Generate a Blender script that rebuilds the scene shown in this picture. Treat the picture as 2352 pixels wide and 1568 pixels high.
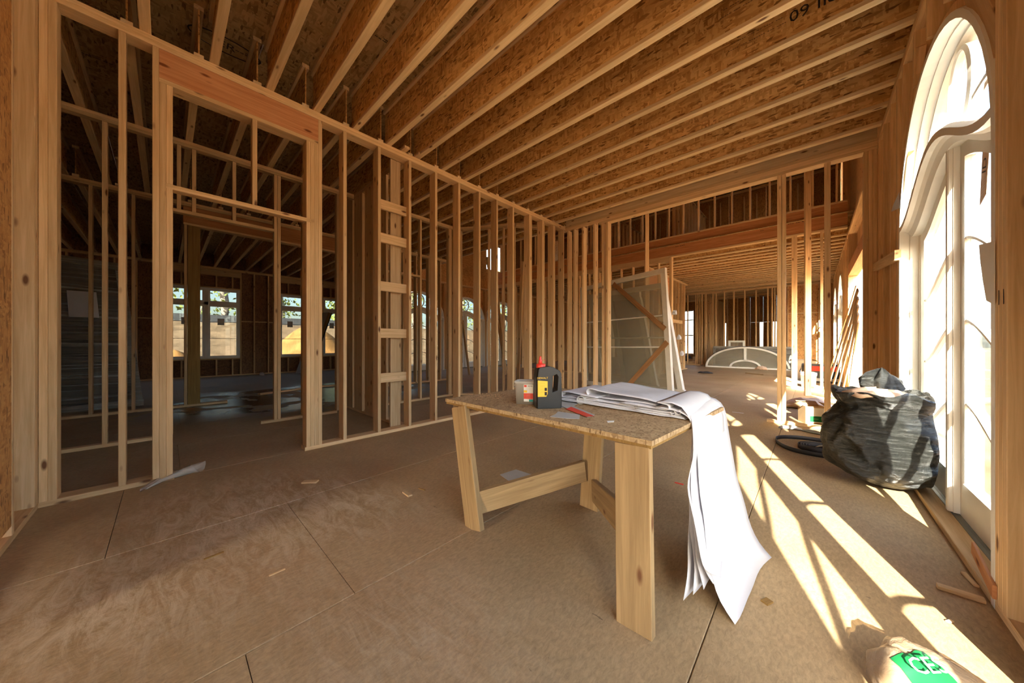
import bpy, bmesh, math, random
from mathutils import Vector, Matrix, Euler, noise
random.seed(7)
R = math.radians
for o in list(bpy.data.objects):
    bpy.data.objects.remove(o)
C = bpy.context.scene.collection
SC = bpy.context.scene

# ------------------------------------------------------------------ camera
F, CX, CY, CAMH, YAW = 742.0, 1176.0, 785.5, 1.147, R(43.0)
SY, CYW = math.sin(YAW), math.cos(YAW)
cam = bpy.data.cameras.new('camera')
cam.sensor_width = 36.0
cam.lens = F / 2352 * 36
cam.shift_y = 1.5 / 2352
cam.clip_start = 0.02
cam.clip_end = 400
camo = bpy.data.objects.new('camera', cam)
C.objects.link(camo)
camo.location = (0, 0, CAMH)
camo.rotation_euler = (R(90), 0, YAW)
SC.camera = camo

# ------------------------------------------------------------------ light
SUN_AZ, SUN_EL = R(19.0), R(28.6)
sd = Vector((-math.sin(SUN_AZ) * math.cos(SUN_EL), math.cos(SUN_AZ) * math.cos(SUN_EL), -math.sin(SUN_EL)))
sun = bpy.data.lights.new('sun', 'SUN')
sun.energy = 40.0
sun.angle = R(0.53)
sun.color = (1.0, 0.93, 0.80)
suno = bpy.data.objects.new('sun', sun)
C.objects.link(suno)
suno.location = (6, -12, 9)
suno.rotation_euler = sd.to_track_quat('-Z', 'Y').to_euler()

w = bpy.data.worlds.new('sky')
SC.world = w
w.use_nodes = True
wn = w.node_tree.nodes
wn.clear()
sky = wn.new('ShaderNodeTexSky')
sky.sky_type = 'NISHITA'
sky.sun_disc = False
sky.sun_elevation = SUN_EL
sky.sun_rotation = R(180) - SUN_AZ
sky.air_density = 1.0
sky.dust_density = 3.0
bg = wn.new('ShaderNodeBackground')
bg.inputs['Strength'].default_value = 0.75
wo = wn.new('ShaderNodeOutputWorld')
w.node_tree.links.new(sky.outputs[0], bg.inputs[0])
w.node_tree.links.new(bg.outputs[0], wo.inputs[0])

SC.view_settings.view_transform = 'Standard'
SC.view_settings.look = 'None'
SC.view_settings.gamma = 1.0
SC.view_settings.use_curve_mapping = False
SC.view_settings.exposure = 1.5
SC.cycles.max_bounces = 12
SC.cycles.diffuse_bounces = 8
SC.cycles.glossy_bounces = 4
SC.cycles.transparent_max_bounces = 16
SC.cycles.sample_clamp_indirect = 6.0
SC.cycles.caustics_reflective = False
SC.cycles.caustics_refractive = False

# ------------------------------------------------------------------ pixel -> place (photo 2352 x 1568)
def tt(x): return (x - CX) / F
def fx(x): return -SY + CYW * tt(x)
def fy(x): return CYW + SY * tt(x)
def yX(x, X): return X / fx(x) * fy(x)          # Y where the pixel column meets the plane X
def xY(x, Y): return Y / fy(x) * fx(x)          # X where the pixel column meets the plane Y
def fl(x, y, h=0.0):                            # point of the horizontal plane z=h
    z = F * (CAMH - h) / (y - CY)
    return (z * fx(x), z * fy(x), h)
def hX(x, y, X): return CAMH - (y - CY) * (X / fx(x)) / F
def hY(x, y, Y): return CAMH - (y - CY) * (Y / fy(x)) / F

# ------------------------------------------------------------------ materials
def mk(name):
    m = bpy.data.materials.new(name)
    m.use_nodes = True
    return m, m.node_tree.nodes, m.node_tree.links, m.node_tree.nodes['Principled BSDF']

def ramp(nt, stops, interp='LINEAR'):
    r = nt.new('ShaderNodeValToRGB')
    r.color_ramp.interpolation = interp
    e = r.color_ramp.elements
    e[0].position, e[0].color = stops[0][0], (*stops[0][1], 1)
    e[1].position, e[1].color = stops[-1][0], (*stops[-1][1], 1)
    for p, c in stops[1:-1]:
        k = e.new(p); k.color = (*c, 1)
    return r

def objvec(nt, lk, scale, rnd=37.0, rot=(0, 0, 0)):
    tc = nt.new('ShaderNodeTexCoord')
    oi = nt.new('ShaderNodeObjectInfo')
    mu = nt.new('ShaderNodeMath'); mu.operation = 'MULTIPLY'; mu.inputs[1].default_value = rnd
    lk.new(oi.outputs['Random'], mu.inputs[0])
    ad = nt.new('ShaderNodeVectorMath'); ad.operation = 'ADD'
    lk.new(tc.outputs['Object'], ad.inputs[0]); lk.new(mu.outputs[0], ad.inputs[1])
    mp = nt.new('ShaderNodeMapping')
    mp.inputs['Scale'].default_value = scale
    mp.inputs['Rotation'].default_value = rot
    lk.new(ad.outputs[0], mp.inputs[0])
    return mp, oi, ad

def val_jitter(nt, lk, oi, color_out, lo, hi):
    mr = nt.new('ShaderNodeMapRange')
    mr.inputs[3].default_value = lo; mr.inputs[4].default_value = hi
    lk.new(oi.outputs['Random'], mr.inputs[0])
    hs = nt.new('ShaderNodeHueSaturation')
    lk.new(mr.outputs[0], hs.inputs['Value'])
    lk.new(color_out, hs.inputs['Color'])
    return hs.outputs[0]

def lumber(name, light, dark, knot=(0.16, 0.07, 0.03), jit=(0.82, 1.12), knots=True, rough=0.72):
    m, nt, lk, p = mk(name)
    mp, oi, ad = objvec(nt, lk, (26, 26, 1.1))
    n = nt.new('ShaderNodeTexNoise'); n.inputs['Scale'].default_value = 1.6; n.inputs['Detail'].default_value = 5; n.inputs['Roughness'].default_value = 0.62
    n.inputs['Distortion'].default_value = 0.7
    lk.new(mp.outputs[0], n.inputs[0])
    mid = tuple((a + b) / 2 for a, b in zip(light, dark))
    r = ramp(nt, [(0.30, dark), (0.5, mid), (0.66, light)])
    lk.new(n.outputs[0], r.inputs[0])
    col = r.outputs[0]
    if knots:
        m2 = nt.new('ShaderNodeMapping'); m2.inputs['Scale'].default_value = (9, 9, 3.1)
        lk.new(ad.outputs[0], m2.inputs[0])
        v = nt.new('ShaderNodeTexVoronoi'); v.inputs['Scale'].default_value = 1.0
        lk.new(m2.outputs[0], v.inputs['Vector'])
        kr = ramp(nt, [(0.07, (1, 1, 1)), (0.15, (0, 0, 0))])
        lk.new(v.outputs['Distance'], kr.inputs[0])
        mx = nt.new('ShaderNodeMix'); mx.data_type = 'RGBA'
        lk.new(kr.outputs[0], mx.inputs[0]); lk.new(col, mx.inputs[6]); mx.inputs[7].default_value = (*knot, 1)
        col = mx.outputs[2]
    lk.new(val_jitter(nt, lk, oi, col, *jit), p.inputs['Base Color'])
    p.inputs['Roughness'].default_value = rough
    p.inputs['Specular IOR Level'].default_value = 0.25
    b = nt.new('ShaderNodeBump'); b.inputs['Strength'].default_value = 0.12; b.inputs['Distance'].default_value = 0.004
    lk.new(n.outputs[0], b.inputs['Height']); lk.new(b.outputs[0], p.inputs['Normal'])
    return m

def osb(name, stops, sc=1.0, jit=(0.88, 1.1), world=False):
    m, nt, lk, p = mk(name)
    mp, oi, ad = objvec(nt, lk, (46 * sc, 46 * sc, 11 * sc))
    mp2 = nt.new('ShaderNodeMapping'); mp2.inputs['Scale'].default_value = (14 * sc, 14 * sc, 44 * sc); mp2.inputs['Rotation'].default_value = (0.5, 0.5, 0.4)
    lk.new(ad.outputs[0], mp2.inputs[0])
    v1 = nt.new('ShaderNodeTexVoronoi'); v2 = nt.new('ShaderNodeTexVoronoi')
    for v, q in ((v1, mp), (v2, mp2)):
        v.inputs['Scale'].default_value = 1.0
        lk.new(q.outputs[0], v.inputs['Vector'])
    s1 = nt.new('ShaderNodeSeparateColor'); s2 = nt.new('ShaderNodeSeparateColor')
    lk.new(v1.outputs['Color'], s1.inputs[0]); lk.new(v2.outputs['Color'], s2.inputs[0])
    gt = nt.new('ShaderNodeMath'); gt.operation = 'GREATER_THAN'; gt.inputs[1].default_value = 0.5
    lk.new(s1.outputs[1], gt.inputs[0])
    mx = nt.new('ShaderNodeMix'); mx.data_type = 'FLOAT'
    lk.new(gt.outputs[0], mx.inputs[0]); lk.new(s1.outputs[0], mx.inputs[2]); lk.new(s2.outputs[0], mx.inputs[3])
    n = nt.new('ShaderNodeTexNoise'); n.inputs['Scale'].default_value = 3.0; n.inputs['Detail'].default_value = 4
    lk.new(ad.outputs[0], n.inputs[0])
    a2 = nt.new('ShaderNodeMath'); a2.operation = 'MULTIPLY_ADD'; a2.inputs[1].default_value = 0.62
    lk.new(mx.outputs[0], a2.inputs[0])
    m3 = nt.new('ShaderNodeMath'); m3.operation = 'MULTIPLY'; m3.inputs[1].default_value = 0.38
    lk.new(n.outputs[0], m3.inputs[0]); lk.new(m3.outputs[0], a2.inputs[2])
    r = ramp(nt, stops)
    lk.new(a2.outputs[0], r.inputs[0])
    mp3 = nt.new('ShaderNodeMapping'); mp3.inputs['Scale'].default_value = (60 * sc, 60 * sc, 17 * sc); mp3.inputs['Rotation'].default_value = (-0.6, 0.7, -0.3)
    lk.new(ad.outputs[0], mp3.inputs[0])
    v3 = nt.new('ShaderNodeTexVoronoi'); v3.inputs['Scale'].default_value = 1.0; lk.new(mp3.outputs[0], v3.inputs['Vector'])
    s3 = nt.new('ShaderNodeSeparateColor'); lk.new(v3.outputs['Color'], s3.inputs[0])
    g3 = nt.new('ShaderNodeMath'); g3.operation = 'GREATER_THAN'; g3.inputs[1].default_value = 0.955; lk.new(s3.outputs[2], g3.inputs[0])
    m4 = nt.new('ShaderNodeMix'); m4.data_type = 'RGBA'; m4.inputs[7].default_value = (*[c * 0.75 for c in stops[0][1]], 1)
    lk.new(g3.outputs[0], m4.inputs[0]); lk.new(r.outputs[0], m4.inputs[6])
    lk.new(val_jitter(nt, lk, oi, m4.outputs[2], *jit), p.inputs['Base Color'])
    p.inputs['Roughness'].default_value = 0.7
    p.inputs['Specular IOR Level'].default_value = 0.3
    b = nt.new('ShaderNodeBump'); b.inputs['Strength'].default_value = 0.25; b.inputs['Distance'].default_value = 0.003
    lk.new(a2.outputs[0], b.inputs['Height']); lk.new(b.outputs[0], p.inputs['Normal'])
    return m

def plain(name, col, rough=0.5, metal=0.0, spec=0.5, bump=None, noise_amt=0.0, nscale=8.0, trans=0.0):
    m, nt, lk, p = mk(name)
    tc = nt.new('ShaderNodeTexCoord')
    n = nt.new('ShaderNodeTexNoise'); n.inputs['Scale'].default_value = nscale; n.inputs['Detail'].default_value = 5
    lk.new(tc.outputs['Object'], n.inputs[0])
    lo = tuple(max(0, c * (1 - noise_amt)) for c in col); hi = tuple(min(1, c * (1 + noise_amt)) for c in col)
    r = ramp(nt, [(0.3, lo), (0.7, hi)])
    lk.new(n.outputs[0], r.inputs[0]); lk.new(r.outputs[0], p.inputs['Base Color'])
    p.inputs['Roughness'].default_value = rough
    p.inputs['Metallic'].default_value = metal
    p.inputs['Specular IOR Level'].default_value = spec
    p.inputs['Transmission Weight'].default_value = trans
    if bump:
        bn = nt.new('ShaderNodeTexNoise'); bn.inputs['Scale'].default_value = bump[0]; bn.inputs['Detail'].default_value = 6
        mp = nt.new('ShaderNodeMapping'); mp.inputs['Scale'].default_value = bump[2] if len(bump) > 2 else (1, 1, 1)
        lk.new(tc.outputs['Object'], mp.inputs[0]); lk.new(mp.outputs[0], bn.inputs[0])
        b = nt.new('ShaderNodeBump'); b.inputs['Strength'].default_value = bump[1]; b.inputs['Distance'].default_value = 0.02
        lk.new(bn.outputs[0], b.inputs['Height']); lk.new(b.outputs[0], p.inputs['Normal'])
    return m

def glass(name, tint, refl=0.08):
    m, nt, lk, p = mk(name)
    nt.remove(p)
    t = nt.new('ShaderNodeBsdfTransparent'); t.inputs[0].default_value = (*tint, 1)
    g = nt.new('ShaderNodeBsdfGlossy'); g.inputs['Roughness'].default_value = 0.02
    lw = nt.new('ShaderNodeLayerWeight'); lw.inputs[0].default_value = 0.25
    r = ramp(nt, [(0.0, (refl, refl, refl)), (1.0, (0.75, 0.75, 0.75))])
    lk.new(lw.outputs['Facing'], r.inputs[0])
    mx = nt.new('ShaderNodeMixShader')
    lk.new(r.outputs[0], mx.inputs[0]); lk.new(t.outputs[0], mx.inputs[1]); lk.new(g.outputs[0], mx.inputs[2])
    lk.new(mx.outputs[0], nt['Material Output'].inputs[0])
    return m

M = {}
M['stud'] = lumber('stud_lumber', (0.77, 0.54, 0.295), (0.57, 0.365, 0.175), jit=(0.84, 1.14))
M['plank'] = lumber('plank_lumber', (0.73, 0.52, 0.30), (0.54, 0.355, 0.175))
M['bench'] = lumber('bench_lumber', (0.45, 0.30, 0.145), (0.29, 0.185, 0.085))
M['fir'] = lumber('fir_header', (0.66, 0.33, 0.155), (0.50, 0.21, 0.085), knot=(0.2, 0.06, 0.02))
M['beam'] = lumber('laminated_beam', (0.62, 0.29, 0.12), (0.40, 0.16, 0.055), knots=False)
M['post'] = lumber('treated_post', (0.36, 0.22, 0.07), (0.22, 0.12, 0.035), knots=False)
M['flange'] = lumber('joist_flange', (0.80, 0.60, 0.35), (0.62, 0.43, 0.22))
M['web'] = osb('joist_web', [(0.14, (0.34, 0.16, 0.045)), (0.36, (0.57, 0.315, 0.10)), (0.76, (0.76, 0.48, 0.19))], 1.05)
M['deck'] = osb('deck_sheet', [(0.15, (0.22, 0.13, 0.05)), (0.40, (0.39, 0.26, 0.115)), (0.75, (0.50, 0.34, 0.17))], 1.1)
M['sheath'] = osb('sheathing_sheet', [(0.12, (0.28, 0.13, 0.045)), (0.36, (0.46, 0.23, 0.08)), (0.75, (0.58, 0.32, 0.12))], 1.4)
M['darksheath'] = osb('dark_sheathing', [(0.12, (0.11, 0.05, 0.025)), (0.36, (0.19, 0.09, 0.042)), (0.75, (0.27, 0.14, 0.065))], 1.4)  # darker copy of the sheathing sheet for the walls of the left rooms
M['ply'] = lumber('plywood', (0.74, 0.48, 0.25), (0.56, 0.34, 0.16))
M['stained'] = lumber('weathered_plywood', (0.20, 0.13, 0.07), (0.07, 0.05, 0.035), knots=False)
M['benchtop'] = osb('bench_top_sheet', [(0.10, (0.20, 0.12, 0.055)), (0.34, (0.37, 0.25, 0.13)), (0.75, (0.47, 0.34, 0.19))], 2.6)
M['white'] = plain('white_paint', (0.80, 0.79, 0.74), 0.38, noise_amt=0.03)
M['offwhite'] = plain('primed_white', (0.74, 0.72, 0.66), 0.5, noise_amt=0.05)
M['grey'] = plain('grey_metal', (0.22, 0.22, 0.18), 0.45, noise_amt=0.1)
M['black'] = plain('black_plastic', (0.008, 0.008, 0.009), 0.42, spec=0.5, noise_amt=0.2)
M['rubber'] = plain('dark_rubber', (0.035, 0.035, 0.04), 0.5, noise_amt=0.3)
M['red'] = plain('red_plastic', (0.75, 0.05, 0.03), 0.35)
M['yellow'] = plain('yellow_label', (0.85, 0.52, 0.03), 0.45)
M['paper'] = plain('white_paper', (0.66, 0.66, 0.70), 0.7, spec=0.2, noise_amt=0.02)
M['kraft'] = plain('kraft_paper', (0.62, 0.43, 0.30), 0.75, noise_amt=0.12, bump=(14, 0.5))
M['tanpaper'] = plain('tan_waste_paper', (0.40, 0.29, 0.19), 0.75, noise_amt=0.2, bump=(20, 0.7))
M['card'] = plain('cardboard', (0.52, 0.36, 0.20), 0.8, noise_amt=0.08)
M['greysheet'] = plain('grey_sheet', (0.46, 0.46, 0.44), 0.6, noise_amt=0.06)
M['ink'] = plain('black_ink', (0.03, 0.02, 0.015), 0.8)
M['whiteink'] = plain('white_ink', (0.85, 0.85, 0.8), 0.6)
M['greenink'] = plain('green_ink', (0.004, 0.13, 0.035), 0.5)
M['redink'] = plain('red_ink', (0.75, 0.08, 0.05), 0.5)
M['tealink'] = plain('teal_ink', (0.02, 0.30, 0.32), 0.5)
M['glass'] = glass('window_glass', (0.95, 0.97, 0.96), 0.05)
M['glass_far'] = glass('window_glass_dimmed', (0.36, 0.38, 0.37), 0.05)  # tint darkened to tame the bright outdoors seen through it
M['film'] = glass('stretch_film', (0.62, 0.60, 0.55), 0.14)
M['dirt'] = plain('red_dirt', (0.19, 0.125, 0.075), 0.95, spec=0.1, noise_amt=0.35, nscale=1.4, bump=(1.8, 0.8))
M['concrete'] = plain('pale_gravel', (0.55, 0.50, 0.43), 0.95, spec=0.1, noise_amt=0.15, nscale=2)
M['bark'] = plain('tree_bark', (0.30, 0.25, 0.20), 0.9, spec=0.1, noise_amt=0.3, nscale=5)
M['leaf'] = plain('leaf_green', (0.20, 0.24, 0.06), 0.7, spec=0.2, noise_amt=0.4, nscale=0.8)
M['fabric'] = plain('silt_fabric', (0.07, 0.07, 0.075), 0.8, noise_amt=0.2)
M['bucketwhite'] = plain('bucket_plastic', (0.80, 0.80, 0.80), 0.45, noise_amt=0.04)

def hazy(name, tint, col, a, amp=0.05, vec=(1, 1, 5), sc=2.5):
    m, nt, lk, p = mk(name)
    p.inputs['Base Color'].default_value = (*col, 1); p.inputs['Roughness'].default_value = 0.25
    t = nt.new('ShaderNodeBsdfTransparent'); t.inputs[0].default_value = (*tint, 1)
    tc = nt.new('ShaderNodeTexCoord'); n = nt.new('ShaderNodeTexNoise'); n.inputs['Scale'].default_value = sc; n.inputs['Detail'].default_value = 4
    mp = nt.new('ShaderNodeMapping'); mp.inputs['Scale'].default_value = vec
    lk.new(tc.outputs['Object'], mp.inputs[0]); lk.new(mp.outputs[0], n.inputs[0])
    mr = nt.new('ShaderNodeMapRange'); mr.inputs[1].default_value = 0.3; mr.inputs[2].default_value = 0.7; mr.inputs[3].default_value = a - amp; mr.inputs[4].default_value = a + amp
    lk.new(n.outputs[0], mr.inputs[0])
    mx = nt.new('ShaderNodeMixShader'); lk.new(mr.outputs[0], mx.inputs[0]); lk.new(t.outputs[0], mx.inputs[1]); lk.new(p.outputs[0], mx.inputs[2])
    lk.new(mx.outputs[0], nt['Material Output'].inputs[0])
    return m
M['frost'] = hazy('dusty_unit_glass', (0.85, 0.84, 0.78), (0.56, 0.53, 0.45), 0.24, 0.012, (1, 1, 1), 1.0)
M['wrap'] = hazy('stretch_wrap', (0.75, 0.74, 0.72), (0.62, 0.60, 0.56), 0.16, 0.22, (1, 0.9, 70), 1.0)
M['brown'] = lumber('brown_batten', (0.44, 0.24, 0.11), (0.30, 0.15, 0.065))
M['haze'] = hazy('clear_crumpled_film', (0.95, 0.95, 0.93), (0.75, 0.73, 0.68), 0.35)

def translucent_plastic(name, col):
    m, nt, lk, p = mk(name)
    p.inputs['Base Color'].default_value = (*col, 1)
    p.inputs['Roughness'].default_value = 0.5
    tr = nt.new('ShaderNodeBsdfTranslucent'); tr.inputs[0].default_value = (*col, 1)
    mx = nt.new('ShaderNodeMixShader'); mx.inputs[0].default_value = 0.4
    lk.new(p.outputs[0], mx.inputs[1]); lk.new(tr.outputs[0], mx.inputs[2])
    lk.new(mx.outputs[0], nt['Material Output'].inputs[0])
    return m
M['tub'] = translucent_plastic('milky_plastic', (0.74, 0.72, 0.67))

def bag_mat():
    m, nt, lk, p = mk('black_bag_plastic')
    p.inputs['Base Color'].default_value = (0.017, 0.018, 0.016, 1)
    p.inputs['Roughness'].default_value = 0.26
    p.inputs['Specular IOR Level'].default_value = 0.9
    tc = nt.new('ShaderNodeTexCoord')
    mp = nt.new('ShaderNodeMapping'); mp.inputs['Scale'].default_value = (4, 4, 20); mp.inputs['Rotation'].default_value = (0.35, 0.45, 0)
    lk.new(tc.outputs['Object'], mp.inputs[0])
    n = nt.new('ShaderNodeTexNoise'); n.inputs['Scale'].default_value = 1.6; n.inputs['Detail'].default_value = 7; n.inputs['Roughness'].default_value = 0.65; n.inputs['Distortion'].default_value = 1.2
    lk.new(mp.outputs[0], n.inputs[0])
    b = nt.new('ShaderNodeBump'); b.inputs['Strength'].default_value = 1.0; b.inputs['Distance'].default_value = 0.05
    lk.new(n.outputs[0], b.inputs['Height']); lk.new(b.outputs[0], p.inputs['Normal'])
    return m
M['bag'] = bag_mat()

def clear_bag_mat():
    m, nt, lk, p = mk('clear_bag_plastic')
    p.inputs['Base Color'].default_value = (0.44, 0.32, 0.21, 1)
    p.inputs['Roughness'].default_value = 0.3
    tr = nt.new('ShaderNodeBsdfTransparent'); tr.inputs[0].default_value = (0.92, 0.82, 0.68, 1)
    mx = nt.new('ShaderNodeMixShader'); mx.inputs[0].default_value = 0.45
    tc = nt.new('ShaderNodeTexCoord')
    n = nt.new('ShaderNodeTexNoise'); n.inputs['Scale'].default_value = 16; n.inputs['Detail'].default_value = 6; n.inputs['Distortion'].default_value = 1.0
    lk.new(tc.outputs['Object'], n.inputs[0])
    b = nt.new('ShaderNodeBump'); b.inputs['Strength'].default_value = 0.9; b.inputs['Distance'].default_value = 0.02
    lk.new(n.outputs[0], b.inputs['Height']); lk.new(b.outputs[0], p.inputs['Normal'])
    lk.new(p.outputs[0], mx.inputs[1]); lk.new(tr.outputs[0], mx.inputs[2])
    lk.new(mx.outputs[0], nt['Material Output'].inputs[0])
    return m
M['clearbag'] = clear_bag_mat()

def floor_mat():
    m, nt, lk, p = mk('dusty_subfloor')
    ge = nt.new('ShaderNodeNewGeometry')
    def noi(scale, det, vec=(1, 1, 1), rot=0.0, dist=0.0, rough=0.6):
        mp = nt.new('ShaderNodeMapping'); mp.inputs['Scale'].default_value = vec; mp.inputs['Rotation'].default_value = (0, 0, rot)
        lk.new(ge.outputs['Position'], mp.inputs[0])
        n = nt.new('ShaderNodeTexNoise'); n.inputs['Scale'].default_value = scale; n.inputs['Detail'].default_value = det
        n.inputs['Distortion'].default_value = dist; n.inputs['Roughness'].default_value = rough
        lk.new(mp.outputs[0], n.inputs[0])
        return n
    def mixc(fac, a, b):
        x = nt.new('ShaderNodeMix'); x.data_type = 'RGBA'
        lk.new(fac, x.inputs[0])
        for s, i in ((a, 6), (b, 7)):
            if isinstance(s, tuple): x.inputs[i].default_value = (*s, 1)
            else: lk.new(s, x.inputs[i])
        return x.outputs[2]
    def mul(a, b):
        x = nt.new('ShaderNodeMath'); x.operation = 'MULTIPLY'
        lk.new(a, x.inputs[0])
        if isinstance(b, float): x.inputs[1].default_value = b
        else: lk.new(b, x.inputs[1])
        return x.outputs[0]
    big = noi(0.9, 4)
    r0 = ramp(nt, [(0.35, (0.36, 0.245, 0.125)), (0.65, (0.45, 0.32, 0.175))])
    lk.new(big.outputs[0], r0.inputs[0])
    red = noi(0.55, 3); rr = ramp(nt, [(0.52, (0, 0, 0)), (0.72, (0.5, 0.5, 0.5))]); lk.new(red.outputs[0], rr.inputs[0])
    c = mixc(rr.outputs[0], r0.outputs[0], (0.42, 0.235, 0.12))
    fine = noi(75, 6, (1, 0.4, 1), 0.5, 0.6, 0.75)
    fr = ramp(nt, [(0.36, (0.78, 0.78, 0.78)), (0.62, (1.12, 1.12, 1.12))]); lk.new(fine.outputs[0], fr.inputs[0])
    x = nt.new('ShaderNodeMix'); x.data_type = 'RGBA'; x.blend_type = 'MULTIPLY'; x.inputs[0].default_value = 1
    lk.new(c, x.inputs[6]); lk.new(fr.outputs[0], x.inputs[7]); c = x.outputs[2]
    # dark flakes of the sheet showing through
    fk = noi(30, 3, (0.45, 1.6, 1), 0.35, 1.0); kr = ramp(nt, [(0.70, (0, 0, 0)), (0.76, (0.7, 0.7, 0.7))]); lk.new(fk.outputs[0], kr.inputs[0])
    c = mixc(kr.outputs[0], c, (0.13, 0.08, 0.045))
    # saw dust swept into drifts near the left wall
    def blob(cx, cy, rx, ry, rot):
        mp = nt.new('ShaderNodeMapping'); mp.vector_type = 'TEXTURE'
        mp.inputs['Location'].default_value = (cx, cy, 0); mp.inputs['Rotation'].default_value = (0, 0, rot); mp.inputs['Scale'].default_value = (rx, ry, 50)
        lk.new(ge.outputs['Position'], mp.inputs[0])
        ln = nt.new('ShaderNodeVectorMath'); ln.operation = 'LENGTH'; lk.new(mp.outputs[0], ln.inputs[0])
        b = ramp(nt, [(0.15, (1, 1, 1)), (1.0, (0, 0, 0))]); lk.new(ln.outputs['Value'], b.inputs[0])
        return b.outputs[0]
    dn = noi(7.0, 12, (0.55, 1.8, 1), -0.3, 0.9, 0.86); dr = ramp(nt, [(0.44, (0, 0, 0)), (0.62, (0.9, 0.9, 0.9))]); lk.new(dn.outputs[0], dr.inputs[0])
    for (bx, by, rx, ry, ro, a) in ((-2.75, 0.35, 1.15, 0.9, 0.2, 1.0), (-2.25, -0.22, 0.8, 0.4, 0.5, 0.8), (-2.3, 0.95, 0.7, 0.45, 0.3, 0.5), (-1.25, 0.60, 0.8, 0.5, 0.6, 0.4)):
        c = mixc(mul(mul(blob(bx, by, rx, ry, ro), dr.outputs[0]), a), c, (0.72, 0.60, 0.43))
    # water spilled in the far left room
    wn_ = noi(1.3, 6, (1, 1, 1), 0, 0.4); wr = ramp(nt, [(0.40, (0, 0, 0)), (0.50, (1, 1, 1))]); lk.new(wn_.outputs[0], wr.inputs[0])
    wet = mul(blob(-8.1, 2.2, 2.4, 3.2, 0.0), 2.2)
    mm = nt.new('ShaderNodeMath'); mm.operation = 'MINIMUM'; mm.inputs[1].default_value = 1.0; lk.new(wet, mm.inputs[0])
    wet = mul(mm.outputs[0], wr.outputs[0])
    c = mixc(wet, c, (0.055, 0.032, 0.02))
    # grey slab colour in the far left room
    sep = nt.new('ShaderNodeSeparateXYZ'); lk.new(ge.outputs['Position'], sep.inputs[0])
    mr = nt.new('ShaderNodeMapRange'); mr.inputs[1].default_value = -8.6; mr.inputs[2].default_value = -10.0
    lk.new(sep.outputs[0], mr.inputs[0])
    c = mixc(mul(mr.outputs[0], 0.75), c, (0.42, 0.38, 0.33))
    lk.new(c, p.inputs['Base Color'])
    rg = nt.new('ShaderNodeMapRange'); rg.inputs[3].default_value = 0.72; rg.inputs[4].default_value = 0.12
    lk.new(wet, rg.inputs[0]); lk.new(rg.outputs[0], p.inputs['Roughness'])
    p.inputs['Specular IOR Level'].default_value = 0.35
    b = nt.new('ShaderNodeBump'); b.inputs['Strength'].default_value = 0.35; b.inputs['Distance'].default_value = 0.006
    lk.new(fine.outputs[0], b.inputs['Height']); lk.new(b.outputs[0], p.inputs['Normal'])
    return m
M['floor'] = floor_mat()

# ------------------------------------------------------------------ builders
def props(o, label=None, cat=None, group=None, kind=None):
    if label: o['label'] = label
    if cat: o['category'] = cat
    if group: o['group'] = group
    if kind: o['kind'] = kind
    return o

def empty(name, loc, label=None, cat=None, group=None, kind=None, rz=0.0):
    o = bpy.data.objects.new(name, None)
    o.empty_display_size = 0.1
    C.objects.link(o)
    o.location = loc
    o.rotation_euler = (0, 0, rz)
    return props(o, label, cat, group, kind)

def worldm(o):
    return o.matrix_basis.copy() if o.parent is None else worldm(o.parent) @ o.matrix_parent_inverse @ o.matrix_basis

def attach(o, parent):
    if parent is not None:
        o.parent = parent
        o.matrix_parent_inverse = worldm(parent).inverted()
    return o

def obj(name, me, mat, parent=None, local=False):
    o = bpy.data.objects.new(name, me)
    if mat is not None and not me.materials:
        me.materials.append(mat)
    C.objects.link(o)
    if local:
        o.parent = parent
    else:
        attach(o, parent)
    return o

def mesh(verts, faces, smooth=False):
    me = bpy.data.meshes.new('m')
    me.from_pydata([tuple(v) for v in verts], [], faces)
    me.update()
    if smooth:
        me.polygons.foreach_set('use_smooth', [True] * len(me.polygons))
    return me

_cache = {}
def bar_mesh(a, b, L, mat, ch=0.003):
    key = (round(a, 4), round(b, 4), round(L, 3), mat.name)
    if key in _cache: return _cache[key]
    c = min(ch, a * 0.2, b * 0.2)
    x, y, h = a / 2, b / 2, L / 2
    sec = [(x, -y + c), (x, y - c), (x - c, y), (-x + c, y), (-x, y - c), (-x, -y + c), (-x + c, -y), (x - c, -y)]
    v = [(p[0], p[1], -h) for p in sec] + [(p[0], p[1], h) for p in sec]
    f = [(i, (i + 1) % 8, 8 + (i + 1) % 8, 8 + i) for i in range(8)] + [tuple(range(7, -1, -1)), tuple(range(8, 16))]
    me = mesh(v, f)
    me.materials.append(mat)
    _cache[key] = me
    return me

ROT = {'z': Matrix.Identity(4), 'x': Matrix.Rotation(R(90), 4, 'Y'), 'y': Matrix.Rotation(R(-90), 4, 'X')}
def abox(name, parent, x0, x1, y0, y1, z0, z1, mat, ax=None):
    dx, dy, dz = abs(x1 - x0), abs(y1 - y0), abs(z1 - z0)
    if ax is None:
        ax = 'z' if dz >= dx and dz >= dy else ('x' if dx >= dy else 'y')
    a, b, L = {'z': (dx, dy, dz), 'x': (dz, dy, dx), 'y': (dx, dz, dy)}[ax]
    o = bpy.data.objects.new(name, bar_mesh(a, b, L, mat))
    C.objects.link(o)
    o.matrix_basis = Matrix.Translation(((x0 + x1) / 2, (y0 + y1) / 2, (z0 + z1) / 2)) @ ROT[ax]
    return attach(o, parent)

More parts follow.
